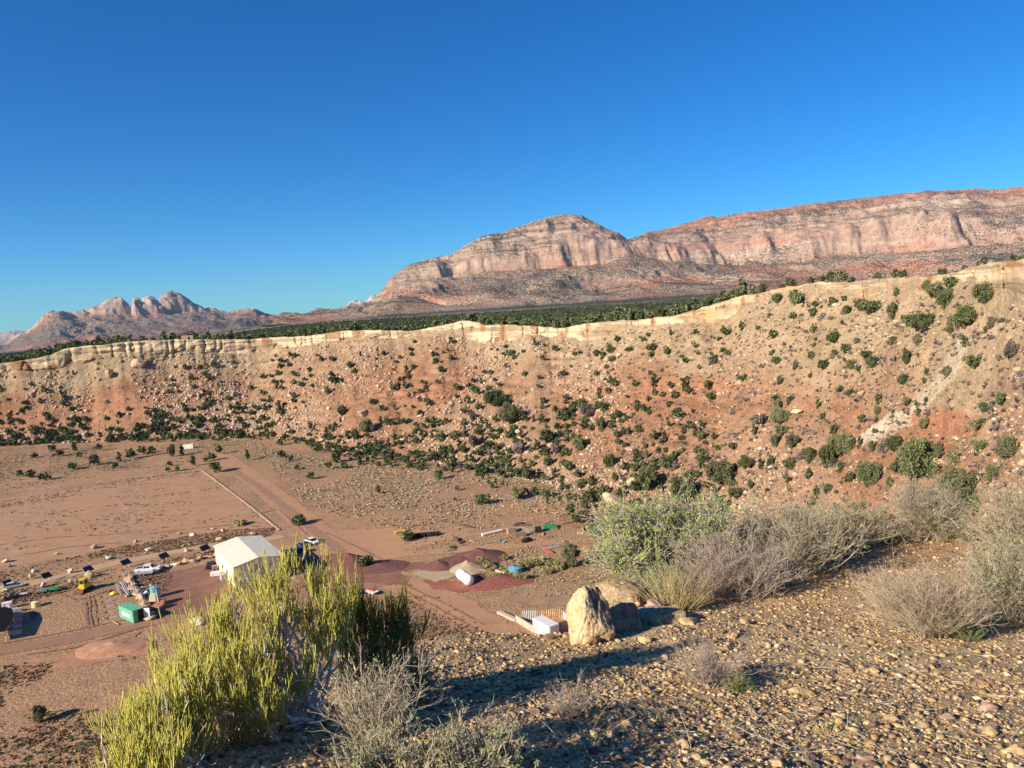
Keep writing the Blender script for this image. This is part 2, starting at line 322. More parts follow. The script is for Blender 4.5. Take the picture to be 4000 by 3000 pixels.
def col_main(px, k, c, z, a, sl, hill, U):
    band = vn(a/1500, z/28, 0, 91)*.6+vn(a/600, z/11, 0, 92)*.4
    base = lerp(mv, tan_, sstep(-.4, .5, fbm(a/240, z/60, o=3, s=93)))
    base = lerp(base, rd_, sstep(.1, .5, fbm(a/420, z/45, o=3, s=94)+.15)*.8)
    cl = lerp(pk, pk2, sstep(-.2, .4, band)); cl = lerp(cl, rd_, sstep(.35, .7, -band)*.6)
    right = sstep(1330, 1480, px)
    up_ = lerp(cl, orr, right*sstep(.45, .6, c+.08*fbm(a/300, 0, o=3, s=95)))
    up_ = up_*(1-.32*sstep(.12, .45, fbm(a/500, z/7.5, o=3, s=89))*(1-.3*right))[..., None]*(1+.22*fbm(a/60, z/35, o=4, s=88))[..., None]
    strk = sstep(.25, .6, ridged(a/45, z/400, o=3, s=96))*sstep(.05, .2, c)*(1-sstep(.55, .8, c))*(1-right*.7)
    up_ = up_*(1-.05*strk)[..., None]
    col = lerp(base, up_, sstep(.0, .06, c))
    veg = np.where(c > .02, .0+.02*sstep(.3,.8,c), .03)+.10*fbm(a/300, z/80, o=3, s=97)-.08*sstep(.5, 1.5, sl)
    veg = veg+.07*sstep(.15, .5, fbm(a/350, z/13, o=3, s=87))*(c > .02)
    veg = veg+.22*sstep(.25, .0, sl)*(k < .995)*(k > .15)*sstep(-.2, .3, fbm(a/500, z/50, o=2, s=98))+.03
    veg = veg+.5*(1-sstep(.0, .12, k))
    veg = np.where(U > 2, .1, veg)
    return col, veg
M_m1 = mountain_mat('mountain_rock', (.05, .06, .042), .115, .555)
top1 = [(560, 700), (620, 697), (660, 685), (690, 672), (715, 678), (735, 672), (800, 655), (830, 625), (850, 600), (880, 580), (930, 560), (985, 548), (1040, 515), (1060, 508), (1078, 507), (1095, 509), (1110, 500), (1135, 489), (1160, 478), (1200, 467), (1222, 463), (1245, 463), (1270, 468), (1300, 482), (1330, 500), (1362, 516), (1385, 513), (1400, 501), (1430, 498), (1460, 490), (1500, 478), (1530, 468), (1541, 465), (1555, 471), (1580, 464), (1600, 460), (1650, 455), (1700, 449), (1750, 441), (1790, 436), (1850, 430), (1950, 418), (2050, 412), (2100, 409), (2150, 410), (2212, 403), (2500, 385), (2700, 400)]
foot1 = [(560, 703), (690, 685), (735, 682), (800, 668), (830, 640), (850, 615), (900, 602), (1000, 600), (1070, 586), (1200, 581), (1300, 572), (1362, 556), (1450, 562), (1550, 575), (1650, 568), (1700, 572), (1800, 553), (1950, 548), (2050, 540), (2212, 528), (2700, 520)]
def ridge_add(px, U, z, T):
    return z
mountain('mountain', top1, foot1, [(560, 3500), (1400, 3700), (2700, 3300)], [(560, 5200), (850, 5050), (1250, 5000), (1362, 5050), (1550, 5200), (2212, 5000), (2700, 4800)],
         [(560, 5400), (850, 5500), (1250, 5800), (1362, 5850), (1550, 6200), (2212, 6400), (2700, 6300)], 560, 2700, 1150, 330, ZP-5, col_main, M_m1, 300, flute=110., gully=80., jag=5., cliffs=.12, extra=ridge_add)
def col_mesa(px, k, c, z, a, sl, hill, U):
    base = lerp(mv*.68, tan_*.62, sstep(-.2, .5, fbm(a/260, z/60, o=3, s=193)))
    base = lerp(base, rd_, sstep(.88, .97, k+.06*fbm(a/200, 0, o=3, s=195))*.45)
    base = lerp(base, rd_*.85, np.exp(-((k-.30)/.06)**2)*sstep(700, 300, px)*.9)
    cl = lerp(np.array([.38, .28, .215]), np.array([.46, .35, .27]), sstep(-.3, .4, fbm(a/300, z/30, o=3, s=196)))
    cl = lerp(rd_*.85, cl, sstep(.02, .10, c))*(1-.3*sstep(.2, .6, ridged(a/55, z/500, o=3, s=197)))[..., None]
    col = lerp(base, cl, sstep(0, .05, c))
    veg = np.where(c > .02, -.16, .05)+.08*fbm(a/300, z/80, o=3, s=197)
    return col, np.where(U > 2, .0, veg)
M_m2 = mountain_mat('mesa_rock', (.06, .065, .055), .045, .56, 5.)
zx = lambda L: [(p[0]*.25, 553+.25*p[1]) for p in L]
top2 = zx([(-700, 900), (-200, 815), (0, 772), (20, 765), (120, 690), (250, 620), (400, 500), (450, 482), (500, 475), (600, 485), (700, 478), (760, 465), (800, 440), (830, 430), (950, 375), (1000, 355), (1060, 355), (1095, 395), (1118, 425), (1130, 455), (1142, 430), (1152, 370), (1190, 358), (1215, 378), (1228, 392), (1240, 365), (1262, 350), (1320, 343), (1350, 362), (1375, 390), (1386, 360), (1430, 320), (1465, 303), (1490, 297), (1560, 320), (1620, 360), (1690, 415), (1740, 440), (1780, 460), (1850, 465), (1900, 480), (1950, 495), (2040, 485), (2130, 468), (2160, 475), (2190, 462), (2212, 470), (2290, 510), (2420, 530), (2500, 540), (2750, 560)])
foot2 = zx([(-700, 905), (0, 785), (120, 710), (250, 640), (400, 530), (500, 520), (700, 540), (800, 505), (900, 510), (1150, 512), (1500, 500), (1750, 478), (1850, 480), (1950, 503), (2130, 480), (2212, 480), (2420, 540), (2750, 570)])
mountain('mesa', top2, foot2, [(-200, 7300), (700, 7300)], [(-200, 8900), (700, 8900)], [(-200, 9250), (700, 9250)], -170, 690, 800, 260, -110, col_mesa, M_m2, 500, flute=230., gully=75., jag=8., cliffs=.35, back=1200.)
# pale far cliffs and blue distant buttes
def col_pale(px, k, c, z, a, sl, hill, U):
    return lerp(np.array([.40, .30, .26])+0*px[..., None], np.array([.48, .44, .40]), sstep(-.1, .3, fbm(a/300, z/60, o=3, s=291))), np.full(px.shape, -.15)
M_m3 = mountain_mat('pale_cliff_rock', (.08, .09, .07), .03, .6, 6.)
z2 = lambda L: [((p[0]*.452+1000)/S, (1000+.452*p[1])/S) for p in L]
mountain('far_cliffs', z2([(560, 560), (600, 490), (625, 468), (740, 450), (775, 440), (810, 400), (860, 385), (900, 385), (940, 402), (950, 388), (1000, 345), (1030, 333), (1100, 328), (1200, 400)]),
         z2([(560, 570), (600, 520), (740, 480), (860, 430), (950, 410), (1100, 380), (1200, 420)]), [(600, 11500), (900, 11500)], [(600, 13000), (900, 13000)], [(600, 13350), (900, 13350)], 690, 850, 260, 90, 0, col_pale, M_m3, 700, flute=150., jag=20.)
def col_far(px, k, c, z, a, sl, hill, U):
    return lerp(np.array([.30, .22, .18])+0*px[..., None], np.array([.45, .30, .24]), sstep(.4, .7, k)), np.full(px.shape, -.02)
mountain('far_butte', z2([(200, 560), (270, 535), (300, 524), (330, 510), (380, 506), (420, 522), (520, 560)]), z2([(200, 565), (300, 540), (420, 540), (520, 565)]), [(560, 18500), (720, 18500)], [(560, 20000), (720, 20000)], [(560, 20500), (720, 20500)], 560, 680, 120, 60, -200, col_far, M_m3, 800, jag=10., back=900.)
mountain('far_butte', zx([(-1000, 700), (-300, 680), (-100, 672), (0, 664), (60, 650), (100, 644), (170, 645), (260, 680), (420, 760)]), zx([(-1000, 730), (-100, 700), (100, 680), (170, 680), (420, 790)]), [(-300, 18500), (200, 18500)], [(-300, 20000), (200, 20000)], [(-300, 20500), (200, 20500)], -260, 110, 240, 60, -200, col_far, M_m3, 850, jag=10., back=900.)
# ------------------------------------------------------------ haze
hx = 23500.
hm = bpy.data.materials.new('haze_air'); hm.use_nodes = True; HN = hm.node_tree.nodes; HN.clear()
ho = HN.new('ShaderNodeOutputMaterial'); pv = HN.new('ShaderNodeVolumePrincipled'); pv.inputs['Density'].default_value = 2.0e-5
pv.inputs['Color'].default_value = (.50, .72, 1.0, 1); pv.inputs['Anisotropy'].default_value = .1; hm.node_tree.links.new(pv.outputs[0], ho.inputs['Volume'])
zt_, zb_ = 1150., -260.
hv = np.array([(x, y, z) for x in (-hx, hx) for y in (-16000., hx) for z in (zb_, zt_)])
hf = np.array([(0, 1, 3, 2), (4, 6, 7, 5), (0, 4, 5, 1), (2, 3, 7, 6), (0, 2, 6, 4), (1, 5, 7, 3)])
oh = meshnp('haze', hv, hf, hm); tag(oh, kind='stuff'); oh.display_type = 'WIRE'
# ------------------------------------------------------------ rocks and junipers
def ico(sub=1):
    import bmesh
    b = bmesh.new(); bmesh.ops.create_icosphere(b, subdivisions=sub, radius=1)
    V = np.array([v.co[:] for v in b.verts]); F = np.array([[v.index for v in f.verts] for f in b.faces]); b.free(); return V, F
I0, I1, I2, I3 = ico(1), ico(2), ico(3), ico(4)
def rock_shape(base, seed, amp=.45, flat=.75, cuts=5):
    V, F = base; r = np.random.default_rng(seed)
    V = V.copy()
    for _ in range(cuts):
        n = r.normal(size=3); n /= np.linalg.norm(n); d = r.uniform(.45, .85)
        k = V@n; V = V-np.clip(k-d, 0, None)[:, None]*n
    V = V*(1+amp*.5*fbm(V[:, 0]*1.7+seed, V[:, 1]*1.7, V[:, 2]*1.7, o=3, s=seed)[:, None])
    V *= np.array([1, r.uniform(.6, .95), flat*r.uniform(.7, 1.1)]); return V, F
def rotz(V, a):
    c, s = math.cos(a), math.sin(a); return V@np.array([[c, s, 0], [-s, c, 0], [0, 0, 1]])
def bake(shapes, P, Sz, rnd, tilt=.35, cols=None):
    """copies of small shapes at points P (n,3), merged to one vertex/face array"""
    Vs, Fs, Cs = [], [], []; off = 0; which = rnd.integers(0, len(shapes), len(P))
    for k, (V, F) in enumerate(shapes):
        idx = np.where(which == k)[0]
        if not len(idx): continue
        a = rnd.uniform(0, 2*np.pi, len(idx)); ca, sa = np.cos(a), np.sin(a); z0 = np.zeros_like(a); o1 = np.ones_like(a)
        Rz = np.stack([np.stack([ca, -sa, z0], -1), np.stack([sa, ca, z0], -1), np.stack([z0, z0, o1], -1)], 1)
        b = rnd.normal(0, tilt, len(idx)); cb, sb = np.cos(b), np.sin(b)
        Rx = np.stack([np.stack([o1, z0, z0], -1), np.stack([z0, cb, -sb], -1), np.stack([z0, sb, cb], -1)], 1)
        W_ = np.einsum('nij,njk,vk->nvi', Rz, Rx, V)*(Sz[idx, None] if Sz.ndim > 1 else Sz[idx, None, None]) + P[idx, None]
        Vs.append(W_.reshape(-1, 3)); Fs.append((F[None]+(np.arange(len(idx))*len(V))[:, None, None]+off).reshape(-1, F.shape[1])); off += len(idx)*len(V)
        if cols is not None: Cs.append(np.repeat(cols[idx], len(V), axis=0))
    return np.concatenate(Vs), np.concatenate(Fs), (np.concatenate(Cs) if cols is not None else None)
M_rock = vcolmat('talus_rock', (.8, 6.), (.12, .2), .5, .1)
def th_px(px): return float(th_of(px, 1500.))
TH0, TH1 = th_px(-350), th_px(4350)
def talus_pts(n, sfun, r, t0=TH0, t1=TH1, s0=-.02):
    m = n*3 if n > 5000 else n*9
    t = r.uniform(t0, t1, m); s = r.uniform(s0, 1, m); rr_, rz_, rb_, hc_ = tprof(t)
    R = rb_+(rr_-rb_)*s; keep = r.random(m) < sfun(t, s, R)
    t, s, R = t[keep][:n], s[keep][:n], R[keep][:n]; z = Hpol(t, R)
    return np.stack([R*np.sin(t), R*np.cos(t), z], -1), s, t, R
rk = np.random.default_rng(11)
def dens_r(t, s, R):
    x, y = R*np.sin(t), R*np.cos(t)
    return np.clip(.25+1.1*fbm(x/16, y/22, o=3, s=81)+.25*np.exp(-((s-.12)/.15)**2), .03, 1)*(.35+.65*R/500)
rsh = [rock_shape(I0, 100+i, .5, .8, 2) for i in range(8)]
P, s, t, R = talus_pts(46000, dens_r, rk, s0=-.10)
sz = np.exp(rk.normal(-1.05, .55, len(P))).clip(.12, 1.6)*(.55+R/520*.6)
cb = lerp(np.array([.55, .43, .30]), np.array([.40, .275, .18]), rk.random(len(P)))*rk.uniform(.75, 1.15, (len(P), 1))
big = np.argsort(-sz/R)[:0]
V, F, Cc = bake(rsh, P+np.array([0, 0, .1])*sz[:, None], sz, rk, .5, cb)
tag(meshnp('rubble', V, F, M_rock, False, Cc), kind='stuff')
# individual boulders
M_boul = simple('pale_sandstone', (.62, .47, .31), .9, .22, 1.2, bump=.8)
M_boulw = simple('white_sandstone', (.78, .70, .56), .9, .12, 1.2, bump=.6)
M_boulr = simple('pink_sandstone', (.55, .36, .25), .9, .22, 1.2, bump=.8)
bm_ = {}
def boulder_mesh(k, m):
    key = (k, m.name)
    if key not in bm_:
        V, F = rock_shape(I2, 200+k, .45, .8, 9); o = meshnp('boulder', V, F, m, False); bm_[key] = o.data; bpy.data.objects.remove(o)
    return bm_[key]
def boulder(p, size, label, group=None, k=None, m=None, sc=(1, 1, 1), rz=None, name='boulder'):
    k = random.randrange(9) if k is None else k
    o = bpy.data.objects.new(name, boulder_mesh(k, m or M_boul)); C.objects.link(o)
    o.location = [float(p[0]), float(p[1]), float(p[2])+.28*size*sc[2]]; o.scale = [size*.55*a for a in sc]
    o.rotation_euler = (random.uniform(-.3, .3), random.uniform(-.3, .3), random.uniform(0, 6.28) if rz is None else rz)
    return tag(o, label, 'boulder' if name == 'boulder' else 'rock', group)
P, s, t, R = talus_pts(400, lambda t, s, R: np.clip(dens_r(t, s, R)*1.3*(s < .9), 0, 1), rk)
szb = np.exp(rk.normal(.45, .35, len(P))).clip(.9, 3.2)*(.55+R/520*.6)
for i in np.argsort(-szb/R)[:200]:
    x4 = proj(P[i])[0]
    if not -100 < x4 < 4100: continue
    g = 'pale boulders on the talus below the left cliff' if x4 < 1400 else ('pale boulders on the talus below the middle cliff' if x4 < 2700 else 'tan boulders on the steep right slope')
    l = {'pale boulders on the talus below the left cliff': 'pale sandstone boulder on the rocky talus slope below the left cliff', 'pale boulders on the talus below the middle cliff': 'pale sandstone boulder on the red brown talus slope below the middle rim', 'tan boulders on the steep right slope': 'tan sandstone boulder on the steep juniper slope at the right'}[g]
    boulder(P[i], szb[i], l, g, m=(M_boul, M_boul, M_boulr)[i % 3])
# named boulders seen on the slope
for px, py, s_, l in ((540, 1415, 7.5, 'tall pointed pinkish boulder standing high on the left slope under the cliff'), (430, 1455, 6.5, 'leaning square pale boulder below the tall pointed one on the left slope'),
        (415, 1555, 5., 'rounded boulder with a dark shadow low on the left slope'), (1415, 1605, 6., 'long slab boulder with black shaded side on the middle talus'), (1640, 1612, 3.6, 'upright block boulder on the middle talus beside small junipers'),
        (3470, 1790, 0.1, None), (3660, 1800, 2.6, 'large pale boulder beside the tall juniper on the right slope'), (3735, 1785, 2.2, 'tan yellow boulder uphill of the large pale boulder on the right slope'), (3610, 1720, 2.2, 'cream double boulder under the bare red patch on the right slope'),
        (2400, 1950, 7., 'big slanting slab boulder at the toe of the right slope'), (2480, 1870, 5., 'tan block beside junipers at the toe of the right slope'), (3110, 1600, 3.6, 'broad tan slab resting high among junipers on the right slope')):
    if l is None: continue
    p = hit(px, py+20)
    if p is not None: boulder(p, s_, l, m=M_boul if 'pink' not in l else M_boulr, sc=(1, .8, 1.15 if 'tall' in l else .8))
# ---- juniper prototypes
def leaf_mat(name, c1, c2, rough=.75):
    m, N, L, b = newmat(name)
    g = node(N, 'ShaderNodeNewGeometry'); oi = node(N, 'ShaderNodeObjectInfo'); tc = node(N, 'ShaderNodeTexCoord')
    nz = node(N, 'ShaderNodeTexNoise', Scale=1.3, Detail=3.); L.new(tc.outputs['Object'], nz.inputs['Vector'])
    c = mixc(N, L, mapr(N, L, nz.outputs[0], .35, .65, 0, 1), c1, c2)
    f = mapr(N, L, oi.outputs['Random'], 0, 1, .75, 1.3); v = node(N, 'ShaderNodeCombineColor'); [L.new(f, v.inputs[i]) for i in range(3)]
    f2 = mapr(N, L, g.outputs['Random Per Island'], 0, 1, .65, 1.4); v2 = node(N, 'ShaderNodeCombineColor'); [L.new(f2, v2.inputs[i]) for i in range(3)]
    c = mixc(N, L, 1., c, v.outputs[0], 'MULTIPLY'); c = mixc(N, L, 1., c, v2.outputs[0], 'MULTIPLY')
    L.new(c, b.inputs['Base Color']); b.inputs['Roughness'].default_value = rough; b.inputs['Specular IOR Level'].default_value = .2
    return m
M_jun = leaf_mat('juniper_foliage', (.14, .16, .066), (.088, .11, .046))
M_jun2 = leaf_mat('olive_foliage', (.20, .20, .10), (.12, .13, .065))
M_gry = leaf_mat('grey_purple_twigs', (.22, .175, .16), (.14, .115, .11))
M_sage = leaf_mat('sagebrush', (.42, .33, .21), (.30, .24, .15))
M_rab = leaf_mat('rabbitbrush', (.34, .32, .14), (.24, .225, .10))
M_bark = simple('juniper_bark', (.22, .17, .13), .95, .25, 8.)
def quads(Cn, size, r, elong=1.6):
    n = len(Cn); a = r.normal(size=(n, 3)); a /= np.linalg.norm(a, axis=1, keepdims=True); b = np.cross(a, r.normal(size=(n, 3))); b /= np.linalg.norm(b, axis=1, keepdims=True)
    sz = np.broadcast_to(size, (n,))[:, None]*r.uniform(.6, 1.3, (n, 1)); a = a*sz*elong*.5; b = b*sz*.5
    V = np.stack([Cn-a, Cn+b*.8-a*.1, Cn+a, Cn-b*.8+a*.1], 1).reshape(-1, 3)
    return V, np.arange(4*n).reshape(-1, 4)
def crown_pts(seed, nl, npl, conic=0., hgt=1.35, low=.12):
    r = np.random.default_rng(seed); pts = []
    for i in range(nl):
        while True:
            q = r.uniform(-1, 1, 3)
            if np.linalg.norm(q) < 1: break
        q = q/max(np.linalg.norm(q), .3)*r.uniform(.3, .85)
        h = low+(q[2]*.5+.5)*(hgt-low-.12); wd = .62*(1-conic*h/hgt)*(1-.25*(1-min(h/.4, 1)))
        c = np.array([q[0]*wd*1.1, q[1]*wd*1.1, h]); rad = r.uniform(.10, .25)*(1-.35*conic*h/hgt)
        p = r.normal(size=(npl, 3)); p /= np.linalg.norm(p, axis=1, keepdims=True); p = p*(r.random((npl, 1))**.45)*rad*np.array([1, 1, 1.15])
        pts.append(c+p)
    return np.concatenate(pts)
def tubes(P, R, n=5):
    """P (m,k,3) centrelines, R (m,k) radii"""
    P = np.asarray(P, float); m, k, _ = P.shape; R = np.broadcast_to(R, (m, k))
    T = np.gradient(P, axis=1); T /= np.linalg.norm(T, axis=2, keepdims=True)+1e-9
    ref = np.where(np.abs(T[..., 2:3]) > .9, np.array([1., 0, 0]), np.array([0, 0, 1.])); A = np.cross(T, ref); A /= np.linalg.norm(A, axis=2, keepdims=True)+1e-9; B = np.cross(T, A)
    an = np.arange(n)/n*2*np.pi
    V = P[:, :, None]+R[:, :, None, None]*(np.cos(an)[:, None]*A[:, :, None]+np.sin(an)[:, None]*B[:, :, None])
    i = np.arange(k-1)[:, None]*n; j = np.arange(n)[None]; j2 = (j+1) % n
    f = np.stack([i+j, i+j2, i+n+j2, i+n+j], -1).reshape(-1, 4)
    return V.reshape(-1, 3), (f[None]+(np.arange(m)*k*n)[:, None, None]).reshape(-1, 4)
def cat(parts):
    V, F, o = [], [], 0
    for v, f in parts: V.append(v); F.append(f+o); o += len(v)
    return np.concatenate(V), np.concatenate(F)
jp = []
for i in range(9):
    con = [0, .0, .2, .65, .1, .0, .8, .3, .1][i]; hg = [1.15, .95, 1.4, 1.8, 1.25, .9, 1.9, 1.5, 1.1][i]
    pts = crown_pts(300+i, 34, 34, con, hg, .12); r = np.random.default_rng(i)
    c = meshnp('crown', *quads(pts, .13, r), M_jun); tr = []
    for b in range(5):
        a = r.uniform(0, 6.28); e = np.array([math.cos(a)*.4, math.sin(a)*.4, hg*r.uniform(.55, .8)]); q = np.linspace(0, 1, 6)[:, None]
        tr.append(e*np.concatenate([q**.8, q**.8, q], 1)+.03*r.normal(size=(6, 3))*q)
    t_ = meshnp('trunk', *tubes(np.array(tr), np.linspace(.05, .012, 6)[None]*np.ones((5, 1)), 5), M_bark)
    pc = crown_pts(400+i, 18, 9, con, hg, .1); lo = quads(pc, .25, r)
    jp.append((c.data, t_.data, lo)); bpy.data.objects.remove(c); bpy.data.objects.remove(t_)
hp = []
for i, (con, hg) in enumerate(((0, 1.15), (.1, 1.25), (.65, 1.8), (.25, 1.4))):
    r = np.random.default_rng(70+i); q_ = crown_pts(340+i, 44, 190, con, hg, .10); c = meshnp('crown', *quads(q_, .052, r, 1.9), M_jun); hp.append((c.data, hg)); bpy.data.objects.remove(c)
HI = {0: 0, 1: 0, 5: 0, 2: 3, 7: 3, 3: 2, 6: 2, 4: 1, 8: 1}
JC = {}
def crown_data(k, m):
    if (k, m.name) not in JC:
        d = hp[k-100][0] if k >= 100 else jp[k][0]
        if m is not M_jun: d = d.copy(); d.materials.clear(); d.materials.append(m)
        JC[(k, m.name)] = d
    return JC[(k, m.name)]
def juniper(p, h, label, group=None, k=None, m=None, wide=1., name='juniper', cat_='juniper'):
    k = random.randrange(9) if k is None else k; hg = [1.15, .95, 1.4, 1.8, 1.25, .9, 1.9, 1.5, 1.1][k]; s = h/hg; big_ = h*FPX/np.linalg.norm(np.array(p)-CAM) > 62; ck = k
    if big_: ck = 100+HI[k]; s = h/hp[HI[k]][1]
    e = thing(name, label, cat_, (p[0], p[1], p[2]-.04*h), random.uniform(0, 6.28), group); e.scale = (s*wide*random.uniform(.8, 1.2), s*wide*random.uniform(.8, 1.2), s)
    for nm, d in (('crown', crown_data(ck, m or M_jun)), ('trunk', jp[k][1])):
        o = bpy.data.objects.new(nm, d); C.objects.link(o); o.parent = e
    return e
def Rg(x0, y0, sc, L): return [(x0+sc*a, y0+sc*b, sc*c) for a, b, c in L]
T7 = Rg(0, 1500, .5425, [(145, 665, 50), (222, 672, 65), (325, 692, 68), (520, 617, 68), (680, 587, 70), (828, 608, 45), (1228, 592, 40), (1208, 632, 36), (1278, 628, 40), (1390, 592, 55), (1525, 552, 60), (1555, 638, 78), (1785, 553, 95), (2090, 557, 45), (2140, 618, 45), (420, 522, 58), (248, 530, 42), (378, 483, 50), (715, 483, 45), (540, 490, 50), (860, 562, 50), (945, 540, 70), (1020, 505, 60), (1095, 515, 60), (1235, 525, 95), (1310, 513, 50), (575, 538, 38), (250, 380, 80), (1480, 560, 40), (1580, 505, 55), (2035, 530, 60)])
T8 = Rg(1200, 1500, .5425, [(30, 472, 90), (210, 568, 95), (160, 613, 55), (265, 608, 60), (30, 685, 65), (495, 522, 60), (575, 538, 50), (615, 518, 50), (600, 598, 50), (805, 568, 55), (948, 688, 78), (942, 605, 35), (1045, 640, 45), (515, 794, 78), (1035, 512, 95), (1245, 530, 70), (1310, 520, 75), (1365, 608, 68), (1455, 612, 80), (1525, 512, 105), (1540, 573, 45), (1735, 593, 90), (1885, 624, 75), (1265, 690, 40), (1595, 684, 80), (1672, 662, 45), (1775, 682, 50), (1833, 687, 40), (1950, 684, 66), (1980, 752, 72), (2050, 738, 95), (1335, 752, 45), (1080, 768, 40), (1265, 868, 85), (1518, 828, 80), (1715, 817, 75), (1065, 843, 30), (1995, 900, 75), (2180, 605, 120), (380, 488, 60), (1350, 158, 130), (1465, 288, 165), (1690, 185, 80), (1235, 192, 60), (1195, 268, 78), (430, 350, 110), (350, 410, 100), (1200, 450, 100), (1060, 405, 80), (965, 415, 90), (145, 80, 75), (540, 195, 60), (250, 230, 90), (2120, 345, 130), (1850, 265, 100), (2020, 240, 110), (2090, 190, 80), (1960, 480, 120), (1790, 500, 90), (1730, 420, 100)])
T4 = Rg(3000, 700, .452, [(85, 1072, 92), (235, 995, 50), (240, 1085, 110), (390, 1202, 78), (415, 1108, 60), (550, 1098, 82), (660, 1058, 60), (680, 1168, 85), (810, 1138, 112), (905, 1158, 104), (1080, 1214, 155), (1110, 1022, 90), (1375, 978, 105), (1450, 1023, 115), (1590, 940, 100), (1510, 930, 75), (1530, 1115, 165), (1710, 1285, 185), (1860, 1072, 165), (1570, 1348, 115), (1340, 1315, 155), (1230, 1272, 105), (1290, 1445, 120), (1190, 1605, 155), (390, 1342, 105), (565, 1418, 100), (45, 1392, 82), (20, 1210, 50), (230, 1655, 92), (725, 1645, 92), (910, 1632, 112), (2110, 1560, 155), (1780, 1632, 100), (640, 1260, 40), (1660, 1210, 50)])
TR = Rg(3000, 1600, .482, [(90, 132, 160), (110, 215, 90), (60, 305, 120), (200, 315, 125), (335, 425, 135), (490, 455, 190), (600, 365, 175), (840, 355, 115), (1030, 335, 125), (1215, 585, 340), (1380, 405, 150), (1940, 392, 165), (1715, 352, 95), (1560, 770, 290), (1660, 860, 150), (1820, 585, 135), (815, 625, 200), (1050, 512, 85), (985, 645, 105), (180, 475, 85), (1530, 965, 170), (930, 895, 90), (525, 200, 70), (160, 600, 60), (330, 570, 70)])
TM = Rg(2300, 1800, .5425, [(420, 212, 180), (340, 222, 85), (560, 60, 105), (680, 302, 190), (225, 278, 68), (950, 165, 180), (1130, 62, 110), (190, 152, 85), (930, 400, 180), (330, 412, 115), (225, 392, 80), (790, 313, 75), (20, 192, 75), (620, 72, 85), (1440, 62, 95), (1720, 52, 70), (2000, 130, 120), (1580, 130, 60)])
TN = Rg(2000, 1900, .3617, [(645, 872, 295), (980, 828, 255), (640, 322, 150), (690, 402, 100), (785, 247, 95), (360, 118, 85), (60, 133, 90), (1165, 138, 85)])
TRIM = Rg(3000, 700, .452, [(180, 915, 92), (120, 930, 60), (210, 910, 80), (370, 897, 62), (540, 922, 112), (630, 918, 115), (720, 910, 72), (470, 932, 60), (950, 848, 95), (1100, 838, 70), (1170, 838, 70), (1500, 838, 85), (1630, 800, 62), (1700, 775, 50), (1870, 738, 55), (1820, 745, 45), (2120, 690, 60), (2200, 680, 90), (1990, 700, 50)])
TRIM += Rg(2000, 700, .452, [(2170, 985, 100), (2080, 1000, 95), (1950, 1030, 90), (1690, 1110, 100), (1570, 1170, 80), (1410, 1190, 90), (1480, 1150, 80), (1290, 1190, 110), (1240, 1200, 90), (1120, 1250, 80), (1010, 1200, 90), (930, 1245, 60), (760, 1200, 80), (450, 1290, 110), (390, 1280, 80), (1335, 1250, 70), (1100, 1200, 70), (560, 1220, 70), (860, 1210, 60)])
jun = []   # (p, h, label, group)
def lab(x, y):
    if y > 1690+max(0, (x-1200)*.16) and x < 2350: return ('round juniper standing on the flat scrubby valley floor beyond the barn', 'junipers dotted over the valley floor')
    if x < 1300: return ('dark green juniper on the rocky talus below the left cliff', 'junipers on the left talus slope')
    if x < 2500: return ('dark green juniper on the red brown talus below the middle rim', 'junipers on the middle talus slope')
    return ('bushy dark juniper on the steep tan slope at the right', 'junipers on the right slope')
spec = {}
for L in (T7, T8, T4, TR, TM, TN):
    for x, y, h in L:
        p = hit(x, y)
        if p is None: continue
        d = np.linalg.norm(p-CAM); jun.append([p, h*d/FPX*1.08, *lab(x, y), (x, y)])
for x, y, h in TRIM:
    t = float(th_of(x, y)); rr_, rz_, _, _ = tprof(np.array([t])); r_ = rr_[0]+random.uniform(3, 9)
    p = np.array([r_*math.sin(t), r_*math.cos(t), Hpol(np.array([t]), np.array([r_]))[0]])
    jun.append([p, h*r_/FPX*1.1, 'juniper growing on the sandstone rim top against the mountain', 'junipers along the rim top', (x, y)])
# scattered ones between the listed
rj = np.random.default_rng(5)
def dens_j(t, s, R):
    x, y = R*np.sin(t), R*np.cos(t); px = 2000+2900*np.tan(t)
    base = 1.5*np.exp(-(s/np.where(s < 0, .13, .22))**2)*(px < 2300)+.16+.45*(px > 2200)*np.exp(-(s/.5)**2)
    return np.clip(base*(.22+1.9*sstep(-.25, .3, fbm(x/22, y/22, o=3, s=83))), 0, 1)*(s < .93)
Pj, sj, tj, Rj = talus_pts(2100, dens_j, rj, s0=-.3)
have = np.array([j[0][:2] for j in jun])
for i in range(len(Pj)):
    x4, y4, _ = proj(Pj[i]); h = rj.uniform(1.2, 4.2)*(.55+.45*min(1, Rj[i]/350))
    if np.min(np.hypot(*(have-Pj[i][:2]).T)) < 3.5: continue
    if not (-150 < x4 < 4150): continue
    jun.append([Pj[i], h, *lab(x4, y4), (x4, y4)])
jun.sort(key=lambda j: -j[1]/np.linalg.norm(j[0]-CAM))
special = {(T7[2][0], T7[2][1]): 'rightmost of three junipers in a line beyond the cleared field', (T8[13][0], T8[13][1]): 'lone round juniper with a dark shadow in the middle of the scrub flat'}
rest = []; nind = 0
